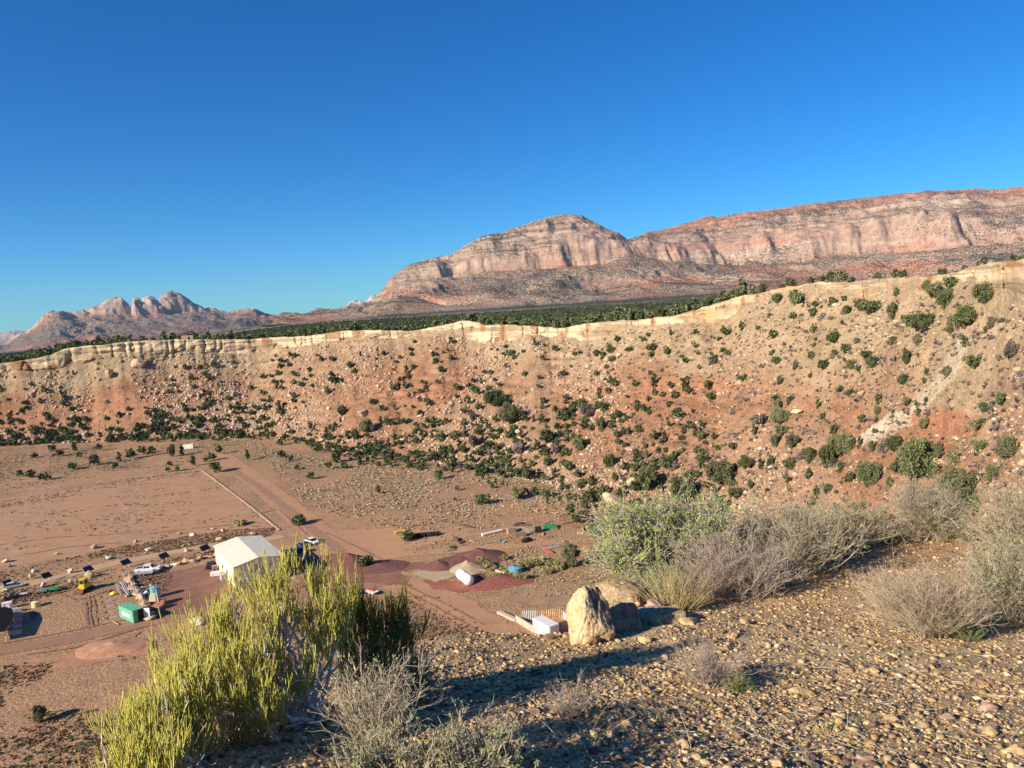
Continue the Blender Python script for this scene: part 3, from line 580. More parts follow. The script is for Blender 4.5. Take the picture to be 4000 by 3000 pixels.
for p, h, l, g, xy in jun:
    if nind < 285 and -60 < xy[0] < 4060:
        nind += 1; m = M_jun if random.random() < .6 else M_jun2
        if 'valley floor' in l: m = M_jun2 if random.random() < .45 else M_jun
        if xy not in special and 'slope' in g and random.random() < .10: m = M_gry; l = 'grey nearly leafless juniper'+l[l.index(' on the'):]; g = 'grey '+g
        e = juniper(p, h, special.get(xy, l), g if xy not in special else None, m=m, wide=random.uniform(.72, 1.0)*(.62 if h > 5.5 and 'valley' in l else 1))
    else: rest.append((p, h))
def forest(name, P, h, mat, r, jw=1.):
    V, F, _ = bake([(lo[0]*np.array([jw, jw, 1]), lo[1]) for lo in [j[2] for j in jp]], P, h/1.3, r, 0.04)
    return tag(meshnp(name, V, F, mat), kind='stuff')
forest('juniper_thicket', np.array([a for a, b in rest]), np.array([b for a, b in rest]), M_jun, rj)
# forest on the plateau behind the rim
def plateau_pts(n, r, lo_, hi_, t0=TH0, t1=TH1, pw=1.):
    t = r.uniform(t0, t1, n); rr_, rz_, _, _ = tprof(t); R = rr_+lo_+(hi_-lo_)*r.random(n)**pw
    return np.stack([R*np.sin(t), R*np.cos(t), Hpol(t, R)-.1], -1), t, R
P, t, R = plateau_pts(2600, rj, 5, 170, th_px(-350), th_px(2950), 1.4)
keep = rj.random(len(P)) < np.clip(.75+fbm(P[:, 0]/30, P[:, 1]/30, o=2, s=84), .2, 1)
P = P[keep]; forest('woodland', P, rj.uniform(2.8, 5.6, len(P)), M_jun, rj, 1.15)
P, t, R = plateau_pts(6500, rj, 170, 1900, th_px(-350), th_px(3400), 1.3); forest('woodland', P, rj.uniform(3.5, 6.5, len(P)), M_jun, rj, 1.8)
# grey shrubs and low scrub
def tuft(seed, n=26, w=.5, h=.5, q=.28):
    r = np.random.default_rng(seed); p = r.normal(size=(n, 3)); p /= np.linalg.norm(p, axis=1, keepdims=True); p = p*r.random((n, 1))**.4
    p[:, 2] = np.abs(p[:, 2]); return quads(p*np.array([w, w, h]), q, r, 1.7)
tf = [tuft(i) for i in range(8)]
tfs = [tuft(20+i, 12, .5, .4, .42) for i in range(8)]
P, s, t, R = talus_pts(3000, lambda t, s, R: np.clip(.35+.5*((t > .05))+fbm(R*np.sin(t)/20, R*np.cos(t)/20, o=2, s=85), .05, 1)*(s < .95), rj)
V, F, _ = bake(tf, P, rj.uniform(.5, 1.35, len(P)), rj, .1); tag(meshnp('dry_shrubs', V, F, M_gry), kind='stuff')
P, s, t, R = talus_pts(2600, lambda t, s, R: np.clip(.5+fbm(R*np.sin(t)/14, R*np.cos(t)/14, o=2, s=95), .05, 1)*(s < .97), rj, t0=th_px(2300))
V, F, _ = bake(tf, P, np.exp(rj.normal(.0, .35, len(P))).clip(.5, 2.2), rj, .1); nh = len(F)//2
tag(meshnp('dry_shrubs', V, F[:nh], M_gry), kind='stuff'); tag(meshnp('dry_shrubs', V, F[nh:], M_sage), kind='stuff')
P, s, t, R = talus_pts(3000, lambda t, s, R: .6*(s < .95)+0*t, rj)
V, F, _ = bake(tf, P, rj.uniform(.3, .9, len(P)), rj, .1); tag(meshnp('dry_shrubs', V, F, M_sage), kind='stuff')
def inpoly(x, y, poly):
    r = np.zeros(x.shape, bool); n = len(poly)
    for i in range(n):
        x1, y1 = poly[i][:2]; x2, y2 = poly[(i+1) % n][:2]
        c = ((y1 > y) != (y2 > y)) & (x < (x2-x1)*(y-y1)/(y2-y1+1e-12)+x1); r ^= c
    return r
def vpts(n, poly, r, dn=None):
    """random valley-floor points inside a polygon given in photograph pixels"""
    Q = gp(*np.array(poly, float).T); lo_, hi_ = Q.min(0), Q.max(0); x = r.uniform(lo_[0], hi_[0], n*4); y = r.uniform(lo_[1], hi_[1], n*4)
    k = inpoly(x, y, Q)
    if dn: k &= r.random(len(x)) < dn(x, y)
    x, y = x[k][:n], y[k][:n]; return np.stack([x, y, H(x, y)], -1)
dn = lambda x, y: np.clip(.5+1.2*fbm(x/18, y/18, o=3, s=86), .05, 1)
P = vpts(7500, [(1000, 1760), (2400, 1900), (2650, 2150), (2100, 2060), (1600, 2075), (1350, 2030), (1180, 1960)], rj, dn)
V, F, _ = bake(tfs, P, rj.uniform(.5, 1.25, len(P)), rj, .1); tag(meshnp('scrub', V, F, M_sage), kind='stuff')
P = vpts(3500, [(-300, 1760), (1000, 1715), (1200, 1800), (780, 1800), (0, 1920), (-400, 1960)], rj, dn)
V, F, _ = bake(tfs, P, rj.uniform(.4, 1.1, len(P)), rj, .1); tag(meshnp('scrub', V, F, M_sage), kind='stuff')
P = vpts(1600, [(1550, 2090), (2450, 2090), (2500, 2250), (2450, 2330), (1950, 2330), (2050, 2230), (1880, 2180), (1600, 2160)], rj, dn)
V, F, _ = bake(tf, P, rj.uniform(.25, .75, len(P)), rj, .1); tag(meshnp('scrub', V, F, M_sage), kind='stuff')
M_weed = leaf_mat('brown_weeds', (.34, .23, .13), (.24, .16, .09))
P = np.concatenate([vpts(2600, [(-100, 2260), (0, 2235), (500, 2130), (900, 2070), (1080, 2060), (1060, 2095), (800, 2125), (400, 2200), (0, 2290), (-100, 2310)], rj, dn),
     vpts(1500, [(-100, 2350), (0, 2320), (300, 2250), (600, 2190), (830, 2150), (830, 2180), (640, 2220), (400, 2275), (0, 2380)], rj, dn), vpts(500, [(500, 2250), (640, 2215), (680, 2250), (640, 2330), (560, 2330)], rj),
     vpts(420, [(0, 1960), (780, 1820), (790, 1845), (0, 1985)], rj), vpts(1500, [(-50, 2650), (0, 2600), (500, 2560), (650, 2600), (500, 3000), (-100, 3100)], rj, lambda x, y: np.clip(.2+1.5*fbm(x/9, y/9, o=3, s=87), 0, 1)),
     vpts(900, [(0, 1960), (780, 1850), (1080, 2070), (700, 2110), (0, 2200)], rj, lambda x, y: (fbm(x/14, y/5, o=3, s=99) > .12)*1.), vpts(900, [(1500, 2330), (1750, 2330), (1900, 2480), (1600, 2500)], rj, dn)])
V, F, _ = bake(tfs, P, rj.uniform(.25, .8, len(P)), rj, .1); tag(meshnp('dry_weeds', V, F, M_weed), kind='stuff')
M_grn = leaf_mat('green_weeds', (.12, .19, .06), (.08, .13, .04))
P = vpts(260, [(-50, 2850), (0, 2750), (350, 2780), (420, 2950), (200, 3050), (-50, 3050)], rj, lambda x, y: (fbm(x/4, y/4, o=3, s=89) > .1)*1.)
V, F, _ = bake(tfs, P, rj.uniform(.25, .6, len(P)), rj, .1); tag(meshnp('green_weeds', V, F, M_grn), kind='stuff')
# ------------------------------------------------------------ flat patches on the valley floor
def patchmat(name, c1, c2, sc=.25, edge=2.5, nsc=.35, strength=1.):
    m, N, L, b = newmat(name)
    g = node(N, 'ShaderNodeNewGeometry'); at = node(N, 'ShaderNodeAttribute', attribute_name='sd')
    n1 = node(N, 'ShaderNodeTexNoise', Scale=sc, Detail=7., Roughness=.65); L.new(g.outputs['Position'], n1.inputs['Vector'])
    n3 = node(N, 'ShaderNodeTexNoise', Scale=3., Detail=5.); L.new(g.outputs['Position'], n3.inputs['Vector'])
    c = mixc(N, L, mapr(N, L, n1.outputs[0], .35, .65, 0, 1), c1, c2)
    f = mapr(N, L, n3.outputs[0], .3, .7, .85, 1.15); v = node(N, 'ShaderNodeCombineColor'); [L.new(f, v.inputs[i]) for i in range(3)]
    L.new(mixc(N, L, 1., c, v.outputs[0], 'MULTIPLY'), b.inputs['Base Color']); b.inputs['Roughness'].default_value = .95; b.inputs['Specular IOR Level'].default_value = .1
    n2 = node(N, 'ShaderNodeTexNoise', Scale=nsc, Detail=11., Roughness=.72); L.new(g.outputs['Position'], n2.inputs['Vector'])
    s = node(N, 'ShaderNodeMath', operation='MULTIPLY_ADD'); L.new(n2.outputs[0], s.inputs[0]); s.inputs[1].default_value = edge*2.6; L.new(at.outputs['Fac'], s.inputs[2])
    L.new(mapr(N, L, s.outputs[0], edge*1.3-edge*.04, edge*1.3+edge*.04, 0, strength), b.inputs['Alpha'])
    bp = node(N, 'ShaderNodeBump', Strength=.4, Distance=.1); L.new(n3.outputs[0], bp.inputs['Height']); L.new(bp.outputs[0], b.inputs['Normal'])
    return m
def segd(x, y, a, b):
    d = b-a; t = np.clip(((x-a[0])*d[0]+(y-a[1])*d[1])/(d@d+1e-9), 0, 1); return np.hypot(x-a[0]-t*d[0], y-a[1]-t*d[1])
def patch(name, poly, mat, zo, edge=2.5, line=None, cell=.7):
    Q = gp(*np.array(poly, float)[:, :2].T)[:, :2]
    ex = edge+(max(line) if line else 0)
    lo_, hi_ = Q.min(0)-ex, Q.max(0)+ex; nx, ny = [int(v/cell)+2 for v in hi_-lo_]
    X, Y = np.meshgrid(lo_[0]+np.arange(nx)*cell, lo_[1]+np.arange(ny)*cell, indexing='ij'); D = np.full(X.shape, 1e9)
    if line is None:
        for i in range(len(Q)): D = np.minimum(D, segd(X, Y, Q[i], Q[(i+1) % len(Q)]))
        D = np.where(inpoly(X, Y, Q), D, -D)
    else:
        for i in range(len(Q)-1): D = np.minimum(D, segd(X, Y, Q[i], Q[i+1])-line[0])
        D = -D
    F = gridF(nx, ny); k = (D.ravel()[F] > -edge*1.3).any(1); F = F[k]; u, inv = np.unique(F, return_inverse=True)
    V = np.stack([X.ravel()[u], Y.ravel()[u], H(X.ravel()[u], Y.ravel()[u])+zo], -1)
    return tag(meshnp(name, V, inv.reshape(-1, 4), mat, True, attrs={'sd': D.ravel()[u]}), kind='structure')
pm = patchmat
patch('field', [(786, 1840), (1088, 2072), (700, 2120), (0, 2215), (-500, 2290), (-500, 2020), (0, 1950)], pm('field_soil', (.47, .275, .165), (.37, .225, .13), .22, 2.), .03, 2.)
patch('track', [(560, 1895), (450, 1940), (500, 2000), (575, 2090)][1:], pm('track_soil', (.40, .235, .15), (.50, .29, .18), .3, 1.), .06, 1., line=[1.])
patch('road', [(850, 1770), (960, 1850), (1100, 1960), (1240, 2080), (1420, 2200), (1560, 2270), (1700, 2330), (1900, 2450), (2050, 2560)], pm('road_dirt', (.47, .27, .155), (.40, .225, .13), .2, 2.), .05, 2., line=[4.5])
patch('wheel_track', [(900, 1830), (1010, 1900), (1120, 1985), (1230, 2075), (1330, 2150)], pm('dark_track_soil', (.30, .18, .12), (.36, .215, .14), .4, 1.), .08, 1., line=[1.4])
patch('road', [(-300, 2590), (0, 2540), (300, 2490), (620, 2420), (850, 2370), (1100, 2330), (1400, 2290), (1560, 2262)], pm('track_dirt', (.36, .20, .13), (.29, .16, .105), .25, 1.6), .07, 1.6, line=[2.6])
patch('road', [(-200, 2345), (0, 2303), (180, 2268), (420, 2205), (640, 2165), (900, 2120), (1080, 2100)], pm('pale_track_dirt', (.52, .35, .22), (.44, .29, .18), .25, 1.5), .05, 1.5, line=[2.2])
patch('road', [(1400, 2200), (1560, 2165), (1760, 2150), (1960, 2137), (2200, 2115), (2500, 2105)], pm('junk_track', (.49, .28, .16), (.42, .24, .14), .25, 1.5), .06, 1.5, line=[2.2])
patch('bare_ground', [(1180, 2080), (1560, 2060), (1900, 2085), (1700, 2120), (1450, 2190), (1300, 2160)], pm('bare_soil', (.49, .28, .16), (.43, .245, .14), .15, 3.), .04, 3.)
cin = pm('cinder_gravel', (.20, .095, .075), (.28, .135, .10), .3, 2.)
patch('cinder_ground', [(640, 2240), (860, 2195), (960, 2300), (900, 2380), (640, 2400), (600, 2330)], pm('cinder_yard', (.22, .115, .08), (.30, .155, .105), .2, 2.5), .09, 2.5)
patch('cinder_ground', [(1180, 2180), (1330, 2160), (1460, 2190), (1640, 2200), (1720, 2205), (1560, 2235), (1600, 2290), (1460, 2275), (1180, 2295)], pm('cinder_yard', (.22, .115, .08), (.30, .155, .105), .2, 2.5), .10, 2.5)
patch('cinder_ground', [(1640, 2265), (1760, 2270), (1890, 2262), (1990, 2255), (1900, 2290), (1800, 2315), (1690, 2300)], pm('red_cinder', (.30, .11, .08), (.36, .15, .10), .3, 1.5), .10, 1.5)
patch('gravel_ground', [(1600, 2240), (1740, 2215), (1880, 2215), (1800, 2250), (1700, 2275)], pm('pale_gravel', (.50, .38, .26), (.42, .29, .19), .4, 1.5), .12, 1.5)
tm = pm('rut_soil', (.26, .15, .095), (.34, .20, .12), .8, .5)
for pl in ([(330, 2340), (338, 2380), (337, 2420), (350, 2460)], [(345, 2330), (352, 2370), (351, 2410), (362, 2450)], [(362, 2330), (372, 2370), (373, 2410), (382, 2440)], [(225, 2318), (300, 2345), (330, 2338), (420, 2310)], [(0, 2130), (200, 2100), (420, 2090), (565, 2075)], [(560, 2088), (700, 2070), (860, 2055), (1010, 2040)], [(0, 2185), (250, 2140), (470, 2120)],
           [(1190, 2120), (1300, 2150), (1420, 2175)], [(1270, 2080), (1400, 2140), (1500, 2190)], [(1560, 2300), (1700, 2370), (1850, 2455)], [(1590, 2290), (1740, 2360), (1890, 2440)], [(0, 2515), (250, 2470), (600, 2400), (840, 2352)], [(100, 2560), (300, 2530), (560, 2450)], [(1000, 2010), (1090, 1990), (1200, 2090)], [(400, 2520), (520, 2490), (570, 2450)]): patch('wheel_track', pl, tm, .13, .5, line=[.22], cell=.35)
patch('puddle', [(112, 2395), (142, 2388), (150, 2405), (125, 2418)], pm('damp_earth_reflection', (.12, .09, .12), (.2, .12, .10), .5, .8), .06, .8, cell=.3)  # purplish tone paints the puddle's reflection into the damp soil colour
patch('dark_soil', [(1950, 2290), (2180, 2270), (2400, 2290), (2300, 2360), (2060, 2370), (1960, 2330)], pm('weedy_soil', (.30, .20, .12), (.40, .25, .15), .3, 3.), .06, 3.)
patch('bank', [(0, 2600), (260, 2560), (520, 2530), (640, 2500), (560, 2560), (330, 2600), (60, 2640)], pm('crumbled_bank', (.52, .27, .16), (.34, .18, .11), .6, 1.5), .05, 1.5)
# ------------------------------------------------------------ object building helpers
class MB:
    def __init__(s): s.V = []; s.F = []; s.n = 0
    def add(s, V, F): s.V.append(np.asarray(V, float)); s.F += [[i+s.n for i in f] for f in F]; s.n += len(V); return s
    def box(s, c, d, rz=0., taper=1., rx=0.):
        x, y, z = [v/2 for v in d]; V = np.array([(-x, -y, -z), (x, -y, -z), (x, y, -z), (-x, y, -z), (-x*taper, -y*taper, z), (x*taper, -y*taper, z), (x*taper, y*taper, z), (-x*taper, y*taper, z)])
        if rx: V = V@np.array([[math.cos(rx), 0, math.sin(rx)], [0, 1, 0], [-math.sin(rx), 0, math.cos(rx)]])
        return s.add(rotz(V, rz)+np.array(c), [(0, 3, 2, 1), (4, 5, 6, 7), (0, 1, 5, 4), (1, 2, 6, 5), (2, 3, 7, 6), (3, 0, 4, 7)])
    def prism(s, pts, y0, y1):   # outline in x,z extruded along y
        n = len(pts); V = [(a, y0, b) for a, b in pts]+[(a, y1, b) for a, b in pts]
        return s.add(V, [tuple(range(n)), tuple(range(2*n-1, n-1, -1))]+[(i, i+n, (i+1) % n+n, (i+1) % n) for i in range(n)])
    def cyl(s, p0, p1, r0, r1=None, n=12, cap=True):
        r1 = r0 if r1 is None else r1; p0, p1 = np.array(p0, float), np.array(p1, float); d = (p1-p0)/np.linalg.norm(p1-p0)
        a = np.cross(d, [0, 0, 1.] if abs(d[2]) < .9 else [1., 0, 0]); a /= np.linalg.norm(a); b = np.cross(d, a); t = np.arange(n)/n*2*np.pi
        R = np.cos(t)[:, None]*a+np.sin(t)[:, None]*b; V = np.concatenate([p0+R*r0, p1+R*r1])
        return s.add(V, [(i, (i+1) % n, (i+1) % n+n, i+n) for i in range(n)]+([tuple(range(n-1, -1, -1)), tuple(range(n, 2*n))] if cap else []))
    def raw(s, V, F): return s.add(V, [tuple(f) for f in F])
    def build(s, name, m, parent=None, bevel=0., smooth=False):
        me = bpy.data.meshes.new(name); me.from_pydata([tuple(map(float, v)) for v in np.concatenate(s.V)], [], s.F); me.materials.append(m)
        import bmesh
        b = bmesh.new(); b.from_mesh(me)
        bmesh.ops.recalc_face_normals(b, faces=b.faces)
        if bevel: bmesh.ops.bevel(b, geom=list(b.edges), offset=bevel, segments=2, affect='EDGES', clamp_overlap=True)
        b.to_mesh(me); b.free()
        if smooth: me.polygons.foreach_set('use_smooth', [True]*len(me.polygons))
        o = bpy.data.objects.new(name, me); C.objects.link(o)
        if parent: o.parent = parent
        return o
def copy_tree(o, parent=None):
    c = o.copy(); C.objects.link(c); c.parent = parent
    for ch in [x for x in C.objects if x.parent == o]: copy_tree(ch, c)
    return c
def G(x, y, z=0.): p = gp(x, y, z); return np.array([p[0], p[1], float(H(p[0], p[1]))+z if z == 0 else p[2]])
def yaw(a, b, z=0.): p, q = gp(*a, z), gp(*b, z); return math.atan2(q[1]-p[1], q[0]-p[0])
def ribbed(name, c, rib=3., axis='X', rough=.5, depth=.25, metal=0., col2=None, var=.08):
    m, N, L, b = newmat(name); tc = node(N, 'ShaderNodeTexCoord')
    wv = node(N, 'ShaderNodeTexWave', Scale=rib, bands_direction=axis, wave_profile='SIN'); L.new(tc.outputs['Object'], wv.inputs['Vector'])
    nz = node(N, 'ShaderNodeTexNoise', Scale=.8, Detail=6.); L.new(tc.outputs['Object'], nz.inputs['Vector'])
    L.new(mixc(N, L, mapr(N, L, nz.outputs[0], .4, .65, 0, 1), c, col2 or tuple(v*(1-var*2) for v in c)), b.inputs['Base Color'])
    bp = node(N, 'ShaderNodeBump', Strength=depth, Distance=.04); L.new(wv.outputs['Fac'], bp.inputs['Height']); L.new(bp.outputs[0], b.inputs['Normal'])
    b.inputs['Roughness'].default_value = rough; b.inputs['Metallic'].default_value = metal; return m
M_white = simple('white_paint', (.80, .80, .78), .4, .05); M_black = simple('black_rubber', (.02, .02, .022), .8, .2); M_glass = simple('dark_glass', (.03, .035, .045), .15, .1, spec=.6)
M_steel = simple('galvanised_steel', (.45, .46, .47), .45, .15, metal=.5); M_rust = simple('rusty_steel', (.22, .10, .06), .8, .3); M_wood = simple('weathered_wood', (.42, .30, .19), .85, .25, 6.)
M_conc = simple('grey_concrete', (.48, .46, .43), .85, .15); M_pink = simple('pinkish_block', (.62, .45, .33), .85, .12); M_yel = simple('yellow_paint', (.72, .52, .05), .5, .15); M_teal = simple('teal_plastic', (.16, .42, .42), .5, .1)
M_red = simple('red_paint', (.55, .06, .05), .5, .2); M_or = simple('orange_red_paint', (.68, .16, .07), .55, .2); M_green = ribbed('green_corrugated_steel', (.16, .47, .30), 3.4, 'X'); M_greenp = simple('green_paint', (.05, .32, .10), .6, .2); M_blue = simple('blue_plastic', (.08, .22, .50), .5, .1)
M_cream = ribbed('cream_steel_siding', (.80, .76, .58), 1.6, 'X', .45, .2, var=.04); M_creamr = ribbed('cream_steel_roofing', (.84, .80, .62), 1.6, 'Y', .45, .2, var=.04); M_wc = ribbed('white_corrugated_steel', (.80, .79, .76), 3.4, 'X', .5, .25, var=.04)
M_panel = simple('solar_cells', (.012, .013, .03), .25, .1, spec=.6)
# ---- barn
def barn():
    W_, D_, e, h = 11.2, 20.3, 5.2, 6.15
    b = thing('barn', 'large cream metal barn with a low gabled roof, partly behind the yellow green bush', 'barn', (-64.8, 161.6, 0), .576)
    m = MB().prism([(0, 0), (W_, 0), (W_, e), (W_/2, h), (0, e)], 0, D_); m.build('wall', M_cream, b)
    t = .12; ov = .25
    for sx in (0, 1):
        x0, x1 = (-ov, W_/2) if sx == 0 else (W_/2, W_+ov); z0, z1 = (e-ov*.17, h) if sx == 0 else (h, e-ov*.17)
        MB().prism([(x0, z0+.03), (x1, z1+.03), (x1, z1+t+.03), (x0, z0+t+.03)], -ov, D_+ov).build('roof_panel', M_creamr, b)
    MB().prism([(-ov, e-.02), (W_/2, h+.1), (W_+ov, e-.02), (W_+ov, e+.12), (W_/2, h+.24), (-ov, e+.12)], -ov-.06, -ov-.005).build('roof_trim', simple('grey_trim', (.22, .22, .19), .6), b)
    dr = MB().box((6.2, -.05, 2.1), (4.4, .1, 4.2)).build('rolling_door', ribbed('beige_door', (.60, .54, .44), 2.2, 'Z', .5, .2), b); MB().box((6.2, -.12, 1.1), (.3, .06, .06)).build('handle', M_steel, dr)
    MB().box((2.2, -.04, 1.05), (1.0, .08, 2.1)).build('door', simple('beige_side_door', (.62, .57, .47)), b)
    MB().box((-.04, 3.5, 1.05), (.08, 1.0, 2.1)).build('door', simple('dull_beige_side_door', (.55, .52, .45)), b)  # left wall door in a duller, greyer beige
    for y in (8, 12.5): MB().box((-.04, y, 2.1), (.08, 1.2, .8)).build('window', M_glass, b)
    MB().box((W_+.08, 3., e-.2), (.14, 6., .14)).build('gutter', M_steel, b)
    for y in (.12, D_-.12): MB().box((-.06, y, e/2), (.1, .12, e)).build('corner_trim', M_steel, b)
barn()
# ---- shipping containers
def container(name, label, A, B, z, L_, mat, white, open_=False, logo=False):
    p = gp(*A, z); y = yaw(A, B, z); b = thing(name, label, 'shipping container', (p[0], p[1], 0), y)   # A: far-left top corner, B: near corner; local x runs A->B, box extends to +y
    h, w = 2.55, 2.2
    MB().box((L_/2, w/2, h/2+.12), (L_, w, h), 0).build('body', mat, b, .02)
    for x in (.08, L_-.08):
        for yy in (.08, w-.08): MB().box((x, yy, h/2+.12), (.2, .2, h+.06)).build('corner_post', white, b)
    if logo: MB().box((L_*.52, -.03, h*.52), (L_*.58, .02, .75)).build('painted_panel', simple('white_painted_panel', (.80, .84, .80)), b)
    if not open_:
        for k in (0, 1):
            d = MB().box((L_+.05, w*(.27+.46*k), h/2+.12), (.06, w*.44, h*.92)).build('door', white, b)
            for j in (-.3, .3): MB().cyl((L_+.11, w*(.27+.46*k)+j, .3), (L_+.11, w*(.27+.46*k)+j, h), .025, n=6).build('locking_bar', M_steel, d)
    else:
        d = MB().box((L_+.05, w*.22, h/2+.12), (.06, w*.42, h*.94)).build('door', mat, b)
        for j in (-.3, .0, .3): MB().cyl((L_+.11, w*.22+j, .3), (L_+.11, w*.22+j, h), .03, n=6).build('locking_bar', white, d)
        MB().box((L_+.03, w*.72, h/2+.12), (.05, w*.5, h*.9)).build('dark_inside_sheet', M_black, b)  # flat black sheet stands for the unlit inside of the container
        d = MB().box((L_+.62, w+.35, h/2+.12), (.06, 1.2, h*.92), -1.0).build('door', M_white, b)
        MB().box((L_+.62, w+.33, 1.4), (.04, .9, .1), -1.0).build('door_rib', M_steel, d)
q1 = lambda x, y: (400+.1808*x, 2180+.1808*y); q2 = lambda x, y: (1880+.27125*x, 2300+.27125*y); q0 = lambda x, y: (.1808*x, 2200+.1808*y); q3 = lambda x, y: (1500+.3617*x, 2000+.3617*y); q4 = lambda x, y: (820+.226*x, 2060+.226*y)
container('shipping_container', 'green shipping container with a white painted panel and one open white door', q1(345, 1030), q1(640, 1155), 2.6, 6.06, M_green, M_green, True, True)
container('shipping_container', 'white shipping container below the rocky ledge beside the corrugated fence', q2(740, 430), q2(900, 515), 2.6, 4.9, M_wc, M_white)
# ---- tank
def tank():
    a, b_ = gp(*q3(825, 668), 1.25), gp(*q3(922, 745), 1.25); m = (a+b_)/2; e = thing('storage_tank', 'big white horizontal cylindrical tank beside the red cinder mound', 'tank', (m[0], m[1], 0), math.atan2(*(b_-a)[[1, 0]]))
    V, F = I2; q = []; r = 1.15; hl = 2.5
    n = 24; rings = []
    for x, rr_ in [(-hl-.62, .02), (-hl-.55, r*.45), (-hl-.36, r*.75), (-hl-.15, r*.93), (-hl, r), (-1, r), (1, r), (hl, r), (hl+.15, r*.93), (hl+.36, r*.75), (hl+.55, r*.45), (hl+.62, .02)]:
        t = np.arange(n)/n*2*np.pi; rings.append(np.stack([np.full(n, x), np.cos(t)*rr_, 1.35+np.sin(t)*rr_], -1))
    meshnp('shell', np.concatenate(rings), gridF(12, n, True), simple('white_tank_paint', (.88, .88, .87), .35, .03), True, parent=e)
    for x in (-1.6, 1.6): MB().box((x, 0, .35), (.3, 1.8, .75)).build('saddle', M_conc, e, .02)
    MB().cyl((0.4, 0, 2.45), (.4, 0, 2.65), .25).build('hatch', M_steel, e)
tank()
# ---- vehicles
def wheelset(e, xs, w, r, L=None):
    for x in xs:
        for s in (-1, 1):
            t = MB().cyl((x, s*w, r), (x, s*(w-.22), r), r, n=18).build('wheel', M_black, e); MB().cyl((x, s*(w+.01), r), (x, s*(w-.05), r), r*.55, n=14).build('hub', M_steel, t)
def pickup(p, rz, label, paint=M_white, name='pickup_truck'):
    e = thing(name, label, 'truck', p, rz)
    MB().prism([(-2.9, .55), (2.9, .55), (2.95, .95), (2.8, 1.15), (1.25, 1.22), (1.2, 1.2), (-.95, 1.2), (-.95, 1.3), (-2.95, 1.3)], -.98, .98).build('body', paint, e, .04)
    cb = MB().prism([(1.3, 1.2), (.75, 1.88), (-.85, 1.9), (-1.0, 1.2)], -.86, .86).build('cab', paint, e, .05)
    for s in (-1, 1):
        MB().prism([(.62, 1.28), (.42, 1.75), (-.02, 1.77), (-.02, 1.28)], s*.88-.01, s*.88+.01).build('side_window', M_glass, cb); MB().prism([(-.12, 1.28), (-.12, 1.77), (-.72, 1.77), (-.82, 1.28)], s*.88-.01, s*.88+.01).build('side_window', M_glass, cb)
        MB().box((2.9, s*.72, .95), (.1, .3, .2)).build('headlight', M_glass, e)
    MB().add([(1.27, -.75, 1.27), (1.27, .75, 1.27), (.83, .7, 1.83), (.83, -.7, 1.83)], [(0, 1, 2, 3)]).build('windscreen', M_glass, cb)
    MB().box((-1.95, 0, 1.27), (1.7, 1.6, .1)).build('bed_floor', simple('bed_liner', (.08, .08, .08)), e)
    MB().box((2.98, 0, .6), (.14, 1.9, .25)).build('bumper', M_steel, e)
    wheelset(e, (-1.9, 1.95), 1.0, .4); return e
def car(p, rz, label, paint):
    e = thing('car', label, 'car', p, rz)
    MB().prism([(-2.2, .35), (2.2, .35), (2.25, .7), (1.1, .9), (-1.9, .95), (-2.25, .8)], -.88, .88).build('body', paint, e, .05); c = MB().prism([(1.15, .9), (.5, 1.4), (-1.1, 1.42), (-1.75, .94)], -.76, .76).build('cabin', M_glass, e, .04)
    MB().prism([(.45, 1.4), (.4, 1.45), (-1.05, 1.47), (-1.1, 1.41)], -.7, .7).build('roof', paint, c); wheelset(e, (-1.4, 1.4), .9, .32); return e
yt = yaw(q1(760, 310), q1(1220, 260))
pickup(G(*q1(1000, 300)), yt, 'white crew cab pickup truck parked nose to the right beside the row of boulders', name='pickup_truck')
def trailer():
    e = thing('flatbed_trailer', 'low grey flatbed trailer with two axles parked in front of the white pickup', 'trailer', G(*q1(880, 375)), yt)
    MB().box((0, 0, .62), (4.6, 1.9, .12)).build('deck', M_steel, e); MB().box((3.0, 0, .5), (1.6, .12, .1)).build('tongue', M_steel, e); wheelset(e, (-.5, .4), .98, .33); MB().box((2.4, 0, .95), (.08, 1.7, .7)).build('headboard', M_white, e)
trailer()
car(G(*q4(1590, 440)), yaw(q4(1500, 440), q4(1680, 400)), 'dark blue car parked in the shadow beside the barn', simple('dark_blue_paint', (.04, .06, .16), .3)); car(G(*q4(1500, 610)), yaw(q4(1430, 600), q4(1570, 580)), 'grey blue car in the barn shadow, nearer than the dark blue one', simple('grey_blue_paint', (.16, .22, .34), .3))
car(G(*q4(1770, 280)), yaw(q4(1680, 250), q4(1850, 300)), 'white car parked beyond the barn shadow at the edge of the dirt yard', M_white)
car(G(*q4(1640, 335)), yaw(q4(1580, 340), q4(1700, 300)), 'old silver car with open bonnet left of the white car behind the barn', simple('silver_paint', (.45, .45, .5), .3, metal=.4))
car(G(*q0(270, 540)), yaw(q0(90, 560), q0(400, 500)), 'dusty pale grey car by the leftmost solar panels', simple('dusty_grey_paint', (.55, .58, .57), .5))
car(G(*q4(20, 690)), yaw(q4(0, 720), q4(60, 600)), 'small black car at the left corner of the barn', simple('black_paint', (.03, .03, .035), .3))
def boat():
    e = thing('utility_boat', 'low white and blue boat loaded with red items near the dark bush', 'boat', G(1450, 2318), yaw((1420, 2310), (1478, 2326)))
    MB().prism([(-1.7, .35), (1.3, .3), (2.0, .75), (-1.7, .7)], -.75, .75).build('hull', M_white, e, .06); MB().prism([(-1.65, .5), (1.6, .52), (1.72, .62), (-1.66, .62)], -.79, .79).build('stripe', M_blue, e)
    for x in (-1, -.2, .6): MB().box((x, .1, .82), (.5, .8, .25), .3).build('cargo', M_or, e)
boat()
